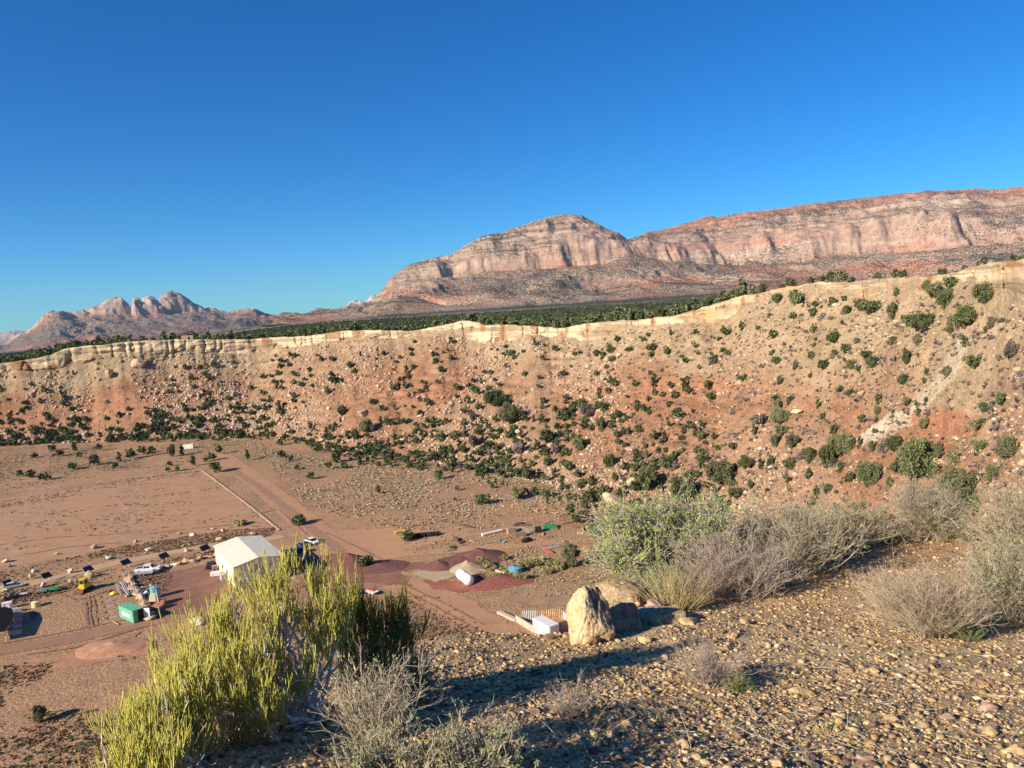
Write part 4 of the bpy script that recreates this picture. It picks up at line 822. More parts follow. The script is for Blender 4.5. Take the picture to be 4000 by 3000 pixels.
def loader():
    e = thing('loader', 'yellow track loader with a boxy cab parked on the bare yard', 'loader', G(*q0(1835, 590)), yaw(q0(1900, 520), q0(1760, 600)))
    for s in (-1, 1): MB().prism([(-1.5, 0), (1.3, 0), (1.6, .35), (1.3, .75), (-1.5, .75), (-1.8, .35)], s*1.05-.22, s*1.05+.22).build('track', M_black, e, .05)
    MB().box((-.3, 0, 1.15), (2.9, 1.5, .9)).build('body', M_yel, e, .06); c = MB().box((.2, 0, 2.2), (1.3, 1.3, 1.3)).build('cab', M_yel, e, .05)
    for s in (-1, 1): MB().box((.2, s*.66, 2.25), (1.0, .03, .9)).build('window', M_glass, c)
    MB().box((.87, 0, 2.25), (.03, 1.0, .9)).build('window', M_glass, c); MB().box((-.47, 0, 2.25), (.03, 1.0, .9)).build('window', M_glass, c); MB().box((.2, 0, 2.92), (1.6, 1.5, .1)).build('cab_roof', M_yel, e, .03)
    for s in (-1, 1): MB().cyl((.3, s*.85, 1.4), (2.1, s*.85, .55), .11, n=8).build('lift_arm', M_yel, e)
    MB().prism([(2.0, .1), (2.9, .05), (2.75, .25), (2.2, .35), (2.1, 1.0), (1.95, 1.0)], -1.15, 1.15).build('bucket', M_rust, e); MB().cyl((-.9, .4, 1.6), (-.9, .4, 2.3), .06, n=8).build('exhaust', M_black, e)
loader()
def tractor():
    e = thing('tractor', 'orange red tractor with a cream hopper on its back beside the long rock wall', 'tractor', G(*q1(1150, 1030)), yaw(q1(1020, 1010), q1(1280, 980)))
    MB().box((.4, 0, 1.0), (3.4, .9, .6)).build('body', M_or, e, .08); MB().box((-.3, .1, 1.9), (1.5, 1.4, 1.5), taper=.8).build('hopper', simple('cream_paint', (.72, .66, .50)), e, .06)
    for x, r in ((-1.1, .62), (1.4, .42)):
        for s in (-1, 1): w = MB().cyl((x, s*.8, r), (x, s*.5, r), r, n=18).build('wheel', M_black, e); MB().cyl((x, s*.83, r), (x, s*.7, r), r*.55, n=12).build('rim', M_or, w)
        for s in (-1, 1): MB().box((x, s*.72, r*2+.05), (1.1, .4, .08), taper=.8).build('mudguard', M_or, e)
    MB().cyl((.9, -.5, .5), (.5, -.3, 3.9), .16, .12, 8).build('mast', simple('pale_mast', (.7, .66, .55)), e)
tractor()
def vat(p, r, h, label, m, name='water_tank'):
    e = thing(name, label, 'tank', p, .3); MB().cyl((0, 0, 0), (0, 0, h), r, n=24).build('shell', m, e); MB().cyl((0, 0, h), (0, 0, h+.25*r), r, r*.25, n=24).build('lid', m, e); MB().cyl((0, 0, h+.25*r), (0, 0, h+.25*r+.1), r*.2, n=12).build('cap', M_black, e); return e
vat(G(*q1(1150, 860)), 1.0, 2.6, 'round pale teal water tank rising behind the orange tractor', M_teal)
vat(G(*q3(1415, 655)), 1.55, 1.25, 'round blue water tank among yellow shrubs right of the white cylinder tank', simple('blue_tank_plastic', (.16, .38, .50), .5))
vat(G(*q0(785, 930)), .9, 1.1, 'small pale yellow round vat alone on the bare yard', simple('pale_yellow_plastic', (.75, .66, .30), .5), 'vat')
def crate(p, d, label, m, rz=0., name='crate', c='crate'):
    e = thing(name, label, c, p, rz); MB().box((0, 0, d[2]/2), d).build('body', m, e, .02); MB().box((0, 0, d[2]+.04), (d[0]*1.05, d[1]*1.05, .08)).build('lid', m, e)
    for s in (-1, 1): MB().box((s*d[0]*.3, -d[1]/2-.03, d[2]/2), (.1, .05, d[2]*.9)).build('batten', m, e)
    return e
crate(G(*q3(1375, 225)), (2.2, 1.6, 1.5), 'wooden crate right of the long white roll', M_wood, .3); crate(G(*q3(1470, 262)), (3.0, 1.4, 1.0), 'low weathered brown crate in front of the taller wooden crate', simple('brown_weathered_wood', (.28, .2, .13)), .2)
crate(G(*q3(1665, 215)), (1.6, 1.3, 1.3), 'black bin standing among scrap left of the green skip', M_black, .1, 'bin', 'bin'); crate(G(*q3(1785, 170)), (3.4, 1.6, .8), 'green and rusty skip in the junk rows near the round juniper', M_greenp, .15, 'skip', 'skip')
crate(G(*q1(870, 1290)), (.5, .4, .5), 'small white box at the foot of the open container door', M_white, .4); crate(G(*q0(165, 985)), (1.8, 1.2, 1.4), 'white cab-like box at the far corner of the dark canopy', M_white, .4, 'utility_box', 'box')
crate(G(*q0(45, 1470)), (1.9, 1.3, 1.3), 'white box at the near corner of the dark canopy', M_white, .4, 'utility_box', 'box')
crate(G(*q4(110, 830)), (2.4, 1.2, .8), 'white trough beside the left barn wall', M_white, .2, 'trough', 'trough'); crate(G(*q4(90, 740)), (1.2, 1.1, 1.1), 'tan drum-like bin against the left barn wall', M_wood, .5, 'bin', 'bin')
crate(G(*q4(290, 900)), (2.6, 1.8, 1.5), 'grey lean-to box by the barn front corner', M_conc, .57, 'utility_box', 'box')
crate(G(738, 1752), (4.6, 2.0, 2.0), 'small white trailer parked at the foot of the left talus', M_wc, .1, 'camper_trailer', 'trailer')
# canopy over the dark bay at the left edge
def canopy():
    Q = [gp(*q0(a, b), 2.3) for a, b in ((-420, 1040), (100, 940), (262, 980), (300, 1120), (110, 1460), (-420, 1560))]; c = np.mean(Q, 0)
    e = thing('canopy', 'flat black roofed canopy at the left edge beside the concrete block rows', 'canopy', (c[0], c[1], 0)); L = [(q_-c)[:2] for q_ in Q]
    n = len(L); V = [(a, b, 2.2) for a, b in L]+[(a, b, 2.32) for a, b in L]
    MB().add(V, [tuple(range(n-1, -1, -1)), tuple(range(n, 2*n))]+[(i, (i+1) % n, (i+1) % n+n, i+n) for i in range(n)]).build('roof', simple('black_sheeting', (.012, .012, .014), .9, .1, spec=.05), e)
    for a, b in L: MB().cyl((a*.93, b*.93, 0), (a*.93, b*.93, 2.2), .07, n=8).build('post', M_white, e)
canopy()
for i, (a, b) in enumerate(((350, 1045), (345, 1150), (335, 1275), (328, 1400), (318, 1535))):
    for j, dx in enumerate((-42, 52)):
        p = G(*q0(a+dx, b)); e = tag(MB().box((0, 0, .42), (1.5, .8, .85), yaw(q0(300, 1150), q0(400, 1130)), .9).build('concrete_block', M_conc, None, .04), ('grey concrete block next to the black canopy' if j == 0 else 'grey concrete block on the outer side of the block rows'), 'concrete block', 'concrete blocks beside the canopy' if j == 0 else 'outer concrete blocks beside the canopy'); e.location = p
# solar panels
for i, (cx, cy) in enumerate(((28, 2276), (180, 2248), (342, 2222), (489, 2196), (638, 2171), (798, 2140))):
    q = [(cx-21, cy-4), (cx+10, cy-16), (cx+27, cy+1), (cx-8, cy+13)]; zs = (2.0, 2.0, 1.1, 1.1); P = np.array([gp(a, b, z) for (a, b), z in zip(q, zs)]); c = P.mean(0); c[2] = 0
    e = thing('solar_panel', ['leftmost dark tilted solar panel, above the dusty grey car', 'second dark solar panel from the left along the pale track, on white posts', 'third dark solar panel from the left, up behind the yellow loader', 'fourth dark solar panel from the left, beyond the long rock wall', 'fifth dark solar panel from the left, beyond the white pickup', 'rightmost dark solar panel, just left of the barn'][i], 'solar panel', c, 0, 'solar panels along the pale track')
    L = P-c; MB().add(list(L)+list(L-np.array([0, 0, .08])), [(0, 1, 2, 3), (7, 6, 5, 4), (0, 4, 5, 1), (1, 5, 6, 2), (2, 6, 7, 3), (3, 7, 4, 0)]).build('panel', M_panel, e)
    for k in (.25, .75):
        a = L[0]*(1-k)+L[1]*k; b = L[3]*(1-k)+L[2]*k; m = (a+b)/2; MB().cyl((m[0], m[1], 0), (m[0], m[1], m[2]-.06), .08, n=8).build('post', M_white, e)
# pipe stack
def pipes():
    a0, b0 = gp(*q1(480, 545)), gp(*q1(640, 820)); c = (a0+b0)/2; e = thing('pole_stack', 'stack of long pale poles and pipes behind the green container', 'pole stack', (c[0], c[1], 0)); r = np.random.default_rng(3); d = (b0-a0)[:2]; L = np.linalg.norm(d); d /= L; n = np.array([-d[1], d[0]])
    ms = [simple('pale_pole', (.66, .60, .50)), M_steel, simple('brown_pole', (.35, .25, .17)), simple('grey_pole', (.5, .47, .42))]
    for i in range(18):
        k = i % 9; o = n*((k-4)*.34+r.normal(0, .1)); z = .16+.3*(i//9)+.1*r.random(); s = r.uniform(-.8, .8); sk = r.normal(0, .35)
        p0 = -d*L*.5*r.uniform(.85, 1.1)+o*1.4+d*s; p1 = d*L*.5*r.uniform(.85, 1.1)+o*.8+d*s+n*sk
        MB().cyl((*p0, z), (*p1, z+.05), .13, n=7).build('pole', ms[i % 4], e)
pipes()
# long rock wall, a line of boulders
wl = [(500, 2255), (503, 2268), (512, 2280), (520, 2293), (528, 2308), (537, 2322), (548, 2336), (556, 2350), (564, 2363), (573, 2377), (580, 2392), (586, 2405), (592, 2420), (508, 2261), (524, 2300), (542, 2329), (560, 2357), (577, 2385)]
for i, (x, y) in enumerate(wl): boulder(G(x, y), 2.5 if i else 3.2, 'light tan rock in the long rock wall between green container and tractor', 'rocks of the long rock wall', m=M_boulr if i % 3 else M_boul, sc=(1.1, .8, .65))
for i in range(17):
    x = 612+i*14.5; y = 2223-i*3.1+random.uniform(-5, 5); boulder(G(x, y), random.uniform(1.1, 2.1), 'rounded pale rock in the row between the white pickup and the barn', 'rocks in the row beside the dark yard', m=random.choice((M_boul, M_boulr, M_boulw)), sc=(1, .9, .75))
for x, y, s, l in ((20, 2196, 2.2, 'grey block boulder at the far left edge of the field'), (38, 2213, 1.5, 'pale boulder just below the grey block boulder at the left edge'), (220, 2166, 1.5, 'small pale boulder alone in front of the field, left part'), (368, 2143, 2.4, 'wide flat tan boulder at the field edge'), (425, 2184, 2.1, 'bright cream boulder among brown weeds above the third solar panel'), (530, 2117, 1.4, 'grey tan boulder with a short shadow in front of the field'), (612, 2119, 1.0, 'little round cream boulder near the field corner'),
        (700, 2087, 1.4, 'dull tan boulder left of the bright round one at the field edge'), (756, 2094, 1.9, 'bright white round boulder at the field edge'), (832, 2068, 1.3, 'small tan boulder up behind the barn, leftmost of a pair'), (871, 2075, 1.5, 'pinkish boulder up behind the barn, rightmost of a pair'), (856, 2110, 1.8, 'round boulder just behind the left eave of the barn'), (989, 2088, 1.8, 'wedge boulder directly behind the barn ridge'), (580, 2155, 1.8, 'upright cream slab standing in the brown weeds'), (716, 2137, 1.3, 'pale rock left of the barn among weeds'), (742, 2132, 1.2, 'pale flat rock next to the weeds left of the barn'),
        (133, 2234, 1.7, 'round cream boulder above the second solar panel'), (728, 2155, 1.7, 'standing brown slab left of the rightmost solar panel'), (125, 2262, 1.6, 'pale standing slab between the first two solar panels'), (276, 2238, 1.7, 'pale tapering slab between the second and third solar panels'), (348, 2255, 2.2, 'leaning pinkish slab behind the yellow loader'), (170, 2294, 1.6, 'angular pale slab lying above the teal cart'), (279, 2273, 1.3, 'white round rock left of the yellow loader'), (298, 2271, 1.1, 'small white rock nearest the yellow loader'), (20, 2312, 1.8, 'tan boulder below the dusty grey car'), (38, 2318, 1.5, 'flat pale rock right of the tan boulder by the grey car'), (1925, 2092, .01, None)):
    if l: boulder(G(x, y), s, l, m=M_boulw if 'white' in l or 'cream' in l else M_boul, sc=(1, .8, 1.3 if 'slab' in l else .8))
boulder(G(775, 2440)+np.array([0, 0, .1]), 3.1, 'big chalk white boulder just behind the top left of the yellow green bush', m=simple('chalk', (.82, .76, .70), .9, .12, bump=.5), sc=(1, .9, .85))
boulder(G(1930, 2090), .5, 'small pale stone on the scrub flat', m=M_boulw)
# concrete sleepers with rusty ends
for i, (a, b) in enumerate(((100, 840), (120, 942), (170, 1050), (215, 1168), (245, 1295))):
    e = thing('concrete_sleeper', 'grey concrete sleeper with a rusty end left of the green container', 'sleeper', G(*q1(a, b)), yaw(q1(30, 850), q1(170, 825)), 'sleepers in a row left of the green container')
    MB().box((0, 0, .14), (1.8, .3, .28)).build('beam', M_conc, e, .02); MB().cyl((-1.15, -.1, .18), (-1.15, .25, .18), .2, n=12).build('end_cap', M_rust, e)
# junk: assorted small things
def lump(p, size, m, label, cat_, name, sc=(1, .8, .5), group=None, seed=None):
    V, F = rock_shape(I2, seed or random.randrange(999), .6, .8, 4); o = meshnp(name, V*np.array(sc)*size*.5+np.array([0, 0, .2*size*sc[2]]), F, m, False); o.location = [float(v) for v in p]; o.rotation_euler.z = random.uniform(0, 6); return tag(o, label, cat_, group)
lump(G(*q1(240, 800)), 2.0, M_yel, 'rusty yellow machine part left of the pole stack', 'machine part', 'machine_part', (1, .7, .8)); lump(G(*q1(180, 725)), 1.6, M_red, 'red scrap part above the yellow machine part', 'machine part', 'machine_part', (1.2, .4, .4))
lump(G(*q1(980, 480)), 2.4, M_or, 'long orange red scrap panel in the weeds below the flatbed trailer', 'scrap', 'scrap_sheet', (1.4, .4, .25)); lump(G(*q1(940, 760)), 1.6, M_white, 'white scrap heap between the rock wall and the teal tank', 'scrap', 'scrap_heap', (1, .8, .7))
lump(G(*q1(1235, 1100)), 3.2, simple('rusty_lattice', (.42, .22, .17), .8, .4), 'rusty pink scrap frame in front of the orange tractor', 'scrap', 'scrap_heap', (1, .8, .8)); lump(G(*q1(1175, 1290)), 2.2, M_black, 'black heap at the near end of the rock wall', 'heap', 'rubber_heap', (1, .8, .6))
for i, (a, b) in enumerate(((820, 660), (880, 645), (960, 625), (1000, 680), (1040, 600), (990, 520), (1100, 700), (1200, 690), (1290, 660), (800, 480))): lump(G(*q1(a, b)), random.uniform(.7, 1.2), random.choice((M_white, M_steel, M_conc)), 'small pale piece of scrap in the weeds between the rock wall and the dark yard', 'scrap', 'scrap_piece', (1, .7, .7), 'pale scrap pieces behind the rock wall')
def cart(p, rz, m, label):
    e = thing('cart', label, 'cart', p, rz); MB().box((0, 0, .75), (2.4, 1.1, .55)).build('body', m, e, .04); MB().box((1.6, 0, .5), (.9, .08, .08)).build('drawbar', M_steel, e)
    for x in (-.7, .7):
        for s in (-1, 1): MB().cyl((x, s*.62, .3), (x, s*.5, .3), .3, n=12).build('wheel', M_black, e)
yc = yaw(q0(830, 640), q0(1250, 580)); cart(G(*q0(915, 650)), yc, simple('dull_teal_paint', (.18, .27, .25)), 'dull teal cart left of the bright green cart'); cart(G(*q0(1165, 610)), yc, M_greenp, 'bright green cart between the teal cart and the yellow loader')
lump(G(*q0(1400, 570)), 1.6, simple('dark_engine', (.05, .04, .05)), 'small dark red engine left of the yellow loader', 'engine', 'engine_block', (1, .7, .8))
def pipe(a, b, r, m, label, cat_='pipe', name='pipe', z=.2):
    p, q = gp(*a), gp(*b); c = (p+q)/2; e = MB().cyl(p-c+[0, 0, z], q-c+[0, 0, z], r, n=12).build(name, m, None); e.location = c; return tag(e, label, cat_)
pipe(q0(410, 715), q0(600, 680), .3, simple('pale_blue_pipe', (.6, .66, .74), .4), 'thick pale blue pipe lying on the yard above the yellow vat', z=.35); pipe(q0(0, 850), q0(155, 800), .15, M_wood, 'long pale wooden beam at the far left edge of the yard', 'beam', 'beam'); pipe(q1(225, 1385), q1(365, 1455), .13, M_wood, 'single pole lying in front of the green container', 'pole', 'pole')
pipe(q3(1060, 262), q3(1275, 210), .38, M_white, 'long white roll lying left of the wooden crate', 'roll', 'wrapped_roll', .4)
pipe(q3(120, 235), q3(250, 208), .35, M_yel, 'long yellow machine arm left of the row of tyres', 'machine part', 'excavator_boom', .4); lump(G(*q3(445, 285)), 1.2, M_blue, 'bright blue scrap by the tyres', 'scrap', 'scrap_piece'); lump(G(*q3(1820, 395)), 4.5, simple('grey_tarp', (.22, .26, .25)), 'grey green tarp heap above the red canoe', 'tarp', 'tarp', (1.3, .6, .35)); lump(G(*q3(1300, 330)), 1.5, simple('pale_blue_scrap', (.35, .42, .52)), 'pale blue drum in scrap below the white roll', 'drum', 'scrap_drum')
# tyres in a row
ty0 = None
for i in range(26):
    a = 310+i*11.5; b = 280-i*1.1+(-8 if i % 2 else 4)
    if ty0 is None:
        n, k = 18, 8; t = np.arange(n)/n*2*np.pi; u = np.arange(k)/k*2*np.pi; T_, U_ = np.meshgrid(t, u, indexing='ij'); V = np.stack([(.36+.14*np.cos(U_))*np.cos(T_), (.36+.14*np.cos(U_))*np.sin(T_), .15*np.sin(U_)], -1)
        i_, j_ = np.arange(n)[:, None], np.arange(k)[None]; F = np.stack([i_*k+j_, ((i_+1) % n)*k+j_, ((i_+1) % n)*k+(j_+1) % k, i_*k+(j_+1) % k], -1).reshape(-1, 4)
        o = ty0 = meshnp('tyre', V, F, M_black, True)
    else: o = ty0.copy(); C.objects.link(o)
    p = G(*q3(a, b)); o.location = (p[0], p[1], .5); o.rotation_euler = (random.uniform(.9, 1.6), random.uniform(-.3, .3), random.uniform(-.6, .9)); o.scale = (1.15,)*3
    tag(o, 'old black tyre in the long row right of the yellow machine arm', 'tyre', 'tyres in the long row')
lump(G(*q3(1550, 320)), 3.6, M_black, 'large black tyre heap in front of the brown crate', 'heap', 'tyre_heap', (1.1, .6, .6))
for i, (a, b, s_) in enumerate(((1450, 140, 3.5), (1520, 145, 2.8), (930, 165, 3.), (780, 305, 3.5), (840, 335, 2.6), (700, 420, 3.2), (1600, 215, 2.5), (1850, 165, 3.), (2080, 165, 2.6), (2150, 190, 2.6), (1720, 240, 2.4), (960, 320, 2.), (1240, 320, 2.4), (2120, 230, 2.2), (1640, 160, 1.6), (1740, 130, 1.8), (1800, 110, 1.6))):
    lump(G(*q3(a, b)), s_, random.choice((M_rust, simple('dark_scrap', (.12, .09, .08), .8, .4), M_wood, simple('grey_scrap', (.30, .28, .26), .8, .4))), 'low heap of dark scrap in the junk rows beyond the white tank', 'scrap heap', 'scrap_heap', (1.2, .5, .35), 'scrap heaps in the junk rows')
def canoe():
    p, q = gp(*q3(1735, 410)), gp(*q3(1815, 445)); c = (p+q)/2; e = thing('canoe', 'bright red canoe lying left of the tall pointed junipers', 'canoe', c, math.atan2(*(q-p)[[1, 0]])); L = 2.2
    x = np.linspace(-L, L, 13); w = .5*np.sqrt(np.clip(1-(x/L)**2, 0, 1))+.01; ang = np.linspace(0, np.pi, 9); V = np.array([[(xx, ww*math.cos(a), .15+.62*(ww+.1)*math.sin(a)) for a in ang] for xx, ww in zip(x, w)])
    meshnp('hull', V, gridF(13, 9), M_red, True, parent=e); MB().box((0, 0, .5), (3.4, .06, .05)).build('keel', M_red, e)
canoe()
def mound(poly_c, r, h, m, label, name='mound', el=1., rz=0.):
    n, k = 40, 14; t = np.arange(n)/n*2*np.pi; u = np.linspace(0, 1, k); T_, U_ = np.meshgrid(t, u, indexing='ij'); rr_ = r*U_*(1+.15*fbm(np.cos(T_)*1.2+r, np.sin(T_)*1.2, o=2, s=3)); x, y = rr_*np.cos(T_)*el, rr_*np.sin(T_)
    z = h*(1-U_)**1.1*(1+.15*fbm(x, y, o=3, s=5))-.12*(U_ > .99); V = np.stack([x, y, z], -1); i_, j_ = np.arange(n)[:, None], np.arange(k-1)[None]
    F = np.stack([i_*k+j_, ((i_+1) % n)*k+j_, ((i_+1) % n)*k+j_+1, i_*k+j_+1], -1).reshape(-1, 4); o = meshnp(name, V, F, m, True); p = G(*poly_c); o.location = (p[0], p[1], .08); o.rotation_euler.z = rz; return tag(o, label, 'mound')
M_cin = simple('cinder', (.19, .085, .07), .95, .2, 2., bump=.5); M_sand = simple('sand', (.44, .33, .21), .95, .1, 2., bump=.3); M_rc = simple('red_cinder_pile', (.28, .10, .075), .95, .2, 2., bump=.5)
mound((1365, 2200), 5.2, 2.4, M_cin, 'dark maroon cinder mound left of the lone round juniper', el=1.2); mound((1712, 2215), 3.2, 1.6, M_cin, 'small dark maroon mound between the lone juniper and the sand pile', el=1.3); mound((1868, 2178), 5.4, 2.3, M_cin, 'maroon mound behind the sand pile', el=1.4, rz=.2); mound((1800, 2195), 5., 1.2, M_cin, 'low maroon ridge running left from the larger maroon mound', el=1.8, rz=.35)
mound((1825, 2222), 3.8, 1.9, M_sand, 'pale sand pile just above the white cylinder tank', 'sand_pile', el=1.2); mound((1950, 2272), 4.6, 1.1, M_rc, 'long low red cinder mound right of the white cylinder tank', el=1.9, rz=.1); mound((1480, 2215), 5., .8, M_cin, 'broad low maroon heap right of the lone round juniper', el=1.6); mound((440, 2530), 4.5, 1.0, simple('orange_dirt', (.50, .26, .15), .95, .15, 1.), 'low heap of loose orange dirt below the dark road', 'dirt_heap', el=1.6); mound((2045, 2068), 2.6, .5, M_sand, 'small pale patch of heaped sand on the scrub flat', 'sand_pile', el=1.5)
# walls and fences
def wall(pts, h, t, m, name, label, cat_='wall', post=None):
    P = [gp(*p) for p in pts]; c = np.mean(P, 0); e = thing(name, label, cat_, (c[0], c[1], 0))
    for a, b in zip(P[:-1], P[1:]):
        d = b-a; L = np.linalg.norm(d[:2]); MB().box((*((a+b)/2-c)[:2], h/2), (L, t, h), math.atan2(d[1], d[0])).build('wall_section', m, e, .02)
        if post:
            for k in np.arange(0, L, post): q_ = a+d*k/L-c; MB().box((q_[0], q_[1], h/2+.06), (.14, t+.08, h+.1), math.atan2(d[1], d[0])).build('post', M_pink, e)
    return e
wall([q2(250, 345), q2(510, 470)], .45, .9, M_pink, 'low_wall', 'low pinkish kerb wall along the dirt road, left part'); wall([q2(510, 478), q2(600, 535), q2(720, 610), q2(840, 665), q2(1000, 760)], 1.3, .25, M_pink, 'block_wall', 'pinkish block wall with posts beside the white container', 'wall', 2.4)
wall([q3(880, 660), q3(1165, 622), q3(1310, 680)], .5, .35, M_pink, 'low_wall', 'low pinkish wall corner behind the white cylinder tank')
wall([(786, 1836), (880, 1905), (985, 1985), (1092, 2072)], .28, .55, simple('pale_rubble_kerb', (.50, .38, .25), .95, .3, 2., bump=1.), 'rubble_kerb', 'pale rubble kerb along the right side of the cleared field', 'kerb'); wall([(786, 1836), (500, 1868), (200, 1905), (-100, 1945)], .22, 1.0, simple('faint_rubble_kerb', (.52, .36, .25), .95, .3, 2., bump=1.), 'rubble_kerb', 'faint low earth kerb along the far side of the cleared field', 'kerb')
def used(V, F):
    u, i = np.unique(F, return_inverse=True); return V[u], i.reshape(F.shape)
def cfence():
    a, b = gp(*q2(585, 465)), gp(*q2(1180, 425)); c = (a+b)/2; d = b-a; L = np.linalg.norm(d); e = thing('sheet_fence', 'grey and rusty corrugated sheet fence behind the white container', 'fence', (c[0], c[1], 0), math.atan2(d[1], d[0]))
    x = np.linspace(-L/2, L/2, 220); y = .05*np.sin(x*18); V = np.concatenate([np.stack([x, y, np.zeros(220)], -1), np.stack([x, y, np.full(220, 2.0)], -1)]); cut = 78
    F = np.stack([np.arange(219), np.arange(1, 220), np.arange(221, 440), np.arange(220, 439)], -1)
    meshnp('sheet', *used(V, F[:cut]), simple('grey_sheet', (.50, .50, .46), .5), False, parent=e); meshnp('sheet', *used(V, F[cut:]), simple('rusty_sheet', (.50, .33, .19), .7, .3, 1.2, col2=(.36, .19, .09)), False, parent=e)
    for k in np.linspace(-L/2, L/2, 6): MB().cyl((k, .12, 0), (k, .12, 2.1), .05, n=6).build('post', M_steel, e)
cfence()
wall([q2(1180, 425), q2(1330, 560)], 1.6, .2, M_conc, 'low_wall', 'grey side wall behind the white container')
e = tag(MB().box((0, 0, .12), (6.5, 5, .24), .2).build('concrete_slab', simple('pale_grey_slab', (.55, .55, .56)), None, .02), 'flat pale grey slab right of the two tall junipers', 'slab'); e.location = G(2425, 2150)
# marker post
e = thing('marker_post', 'short dark post standing alone with a shadow beyond the yellow green bush', 'post', G(613, 2510)); MB().cyl((0, 0, 0), (0, 0, .8), .12, .1, 8).build('shaft', simple('purple_grey_post', (.3, .22, .25)), e); MB().cyl((0, 0, .8), (0, 0, .9), .15, .1, 8).build('top', M_white, e)
# lattice rack by the juniper
e = thing('rack', 'leaning rusty steel rack left of the round juniper clump', 'rack', G(*q3(1975, 130)), .3)
for k in range(6): MB().cyl((k*.45-1.2, 0, 0), (k*.45-1.8, .8, 2.9), .07, n=6).build('bar', M_rust, e)
for z in (.4, 2.4): MB().cyl((-1.5-.2*z, .27*z, z), (1.1-.2*z, .27*z, z), .07, n=6).build('rail', M_rust, e)
# cabin on the rim
def cabin():
    t = float(th_of(735, 1310)); rr_, _, _, _ = tprof(np.array([t])); r_ = rr_[0]+9; p = np.array([r_*math.sin(t), r_*math.cos(t), 0]); p[2] = H(p[0], p[1]); e = thing('cabin', 'small dark cabin with a sloping mossy roof on the left rim', 'cabin', p, .1)
    MB().box((0, 0, 1.6), (7, 5, 3.2)).build('wall', M_wood, e); MB().prism([(-5, 3.4), (1.5, 5.4), (5.2, 3.2), (5.2, 3.4), (1.5, 5.7), (-5, 3.7)], -3.2, 3.2).build('roof', simple('mossy_roof', (.17, .17, .11), .9, .3), e); MB().box((1, -2.52, 1.2), (1.2, .08, 2.2)).build('door', M_black, e)
cabin()
# shrubs of the valley built one by one
def shrub(x, y, hpx, m, label, group=None, name='shrub', wide=1.3, k=None):
    p = G(x, y); d = np.linalg.norm(p-CAM); return juniper(p, hpx*d/FPX, label, group, k if k is not None else random.choice((0, 1, 5, 8)), m, wide, name, 'shrub')
e = juniper(G(1428, 2215), 3.5, 'lone neat round juniper with a short trunk right of the barn shadow', None, 0, M_jun, .95); e = juniper(G(1167, 2050), 3.2, 'small juniper on a bare trunk beside the dirt road beyond the barn', None, 1, M_jun, 1.0)
for a, b, h in ((1050, 520, 70), (1110, 580, 75), (1180, 600, 60), (1070, 690, 60), (1150, 700, 65), (1240, 690, 60), (1300, 490, 60), (1500, 570, 80), (1570, 560, 75), (1650, 540, 90), (1680, 520, 70), (1440, 690, 70), (1500, 700, 60), (1560, 690, 60), (1280, 620, 60), (1350, 640, 60), (1840, 570, 90), (1780, 640, 60), (1720, 620, 60), (1890, 600, 60), (740, 370, 40)):
    shrub(*q3(a, b+25), h*.3617, M_rab, 'yellowish rabbitbrush beside the mounds and tanks', 'yellowish rabbitbrush around the tanks', 'rabbitbrush', 1.6)
shrub(940, 2050, 20, M_rab, 'golden tuft of brush alone at the near right of the field', None, 'rabbitbrush', 1.8); shrub(*q3(245, 310), 45, M_rab, 'olive bush at the left end of the row of tyres', None, 'shrub', 1.0); shrub(1383, 2325, 40, M_jun2, 'small olive shrub left of the white and blue boat', None, 'shrub', 1.0); shrub(*q0(100, 790), 34, M_sage, 'grey olive bush at the left yard edge above the canopy', None, 'shrub', 1.4)
e = juniper(G(155, 2822), 3.6, 'thin vase shaped sapling casting a long shadow at the lower left', None, 7, M_jun2, .65, 'sapling', 'tree')
# ------------------------------------------------------------ the gravelly hilltop in front
cp = [(700, 3000, 2.9), (1100, 2850, 3.3), (1500, 2650, 4.2), (1700, 2500, 5.5), (2150, 2490, 6.0), (2000, 3000, 2.7), (2500, 3000, 2.8), (3000, 3000, 2.9), (3500, 3000, 3.0), (4000, 3000, 3.05), (2500, 2600, 4.7), (3000, 2600, 4.8), (3500, 2600, 4.8), (4000, 2600, 4.9), (2500, 2330, 7.3), (3000, 2250, 8.4), (3400, 2120, 10), (3800, 2080, 10.6), (4300, 2000, 12)]
_p = np.array([CAM+ray(a, b)*d for a, b, d in cp]); _A = lambda x, y: np.stack([np.ones_like(x), x, y, x*x, x*y, y*y], -1)
_cf = np.linalg.lstsq(np.concatenate([_A(_p[:, 0], _p[:, 1]), .05*np.eye(6)[3:]*30]), np.concatenate([_p[:, 2], np.zeros(3)]), rcond=None)[0]
_ep = np.array([(-900, 2.3), (0, 2.25), (300, 2.5), (600, 2.85), (900, 3.4), (1300, 4.3), (1500, 4.9), (1650, 5.4), (1800, 5.45), (1900, 5.4), (2150, 5.3), (2230, 5.5), (2330, 7.0), (2450, 7.6), (2600, 8.3), (2900, 9.2), (3200, 9.7), (3400, 10.), (3800, 10.3), (4300, 11.5)])
_et = np.arctan2((_ep[:, 0]-2000)/2900, 1.)
def redge(t): return np.interp(t, [-math.pi, -1.2]+list(_et)+[1.3, math.pi], [3, 2.4]+list(_ep[:, 1])+[14, 6])
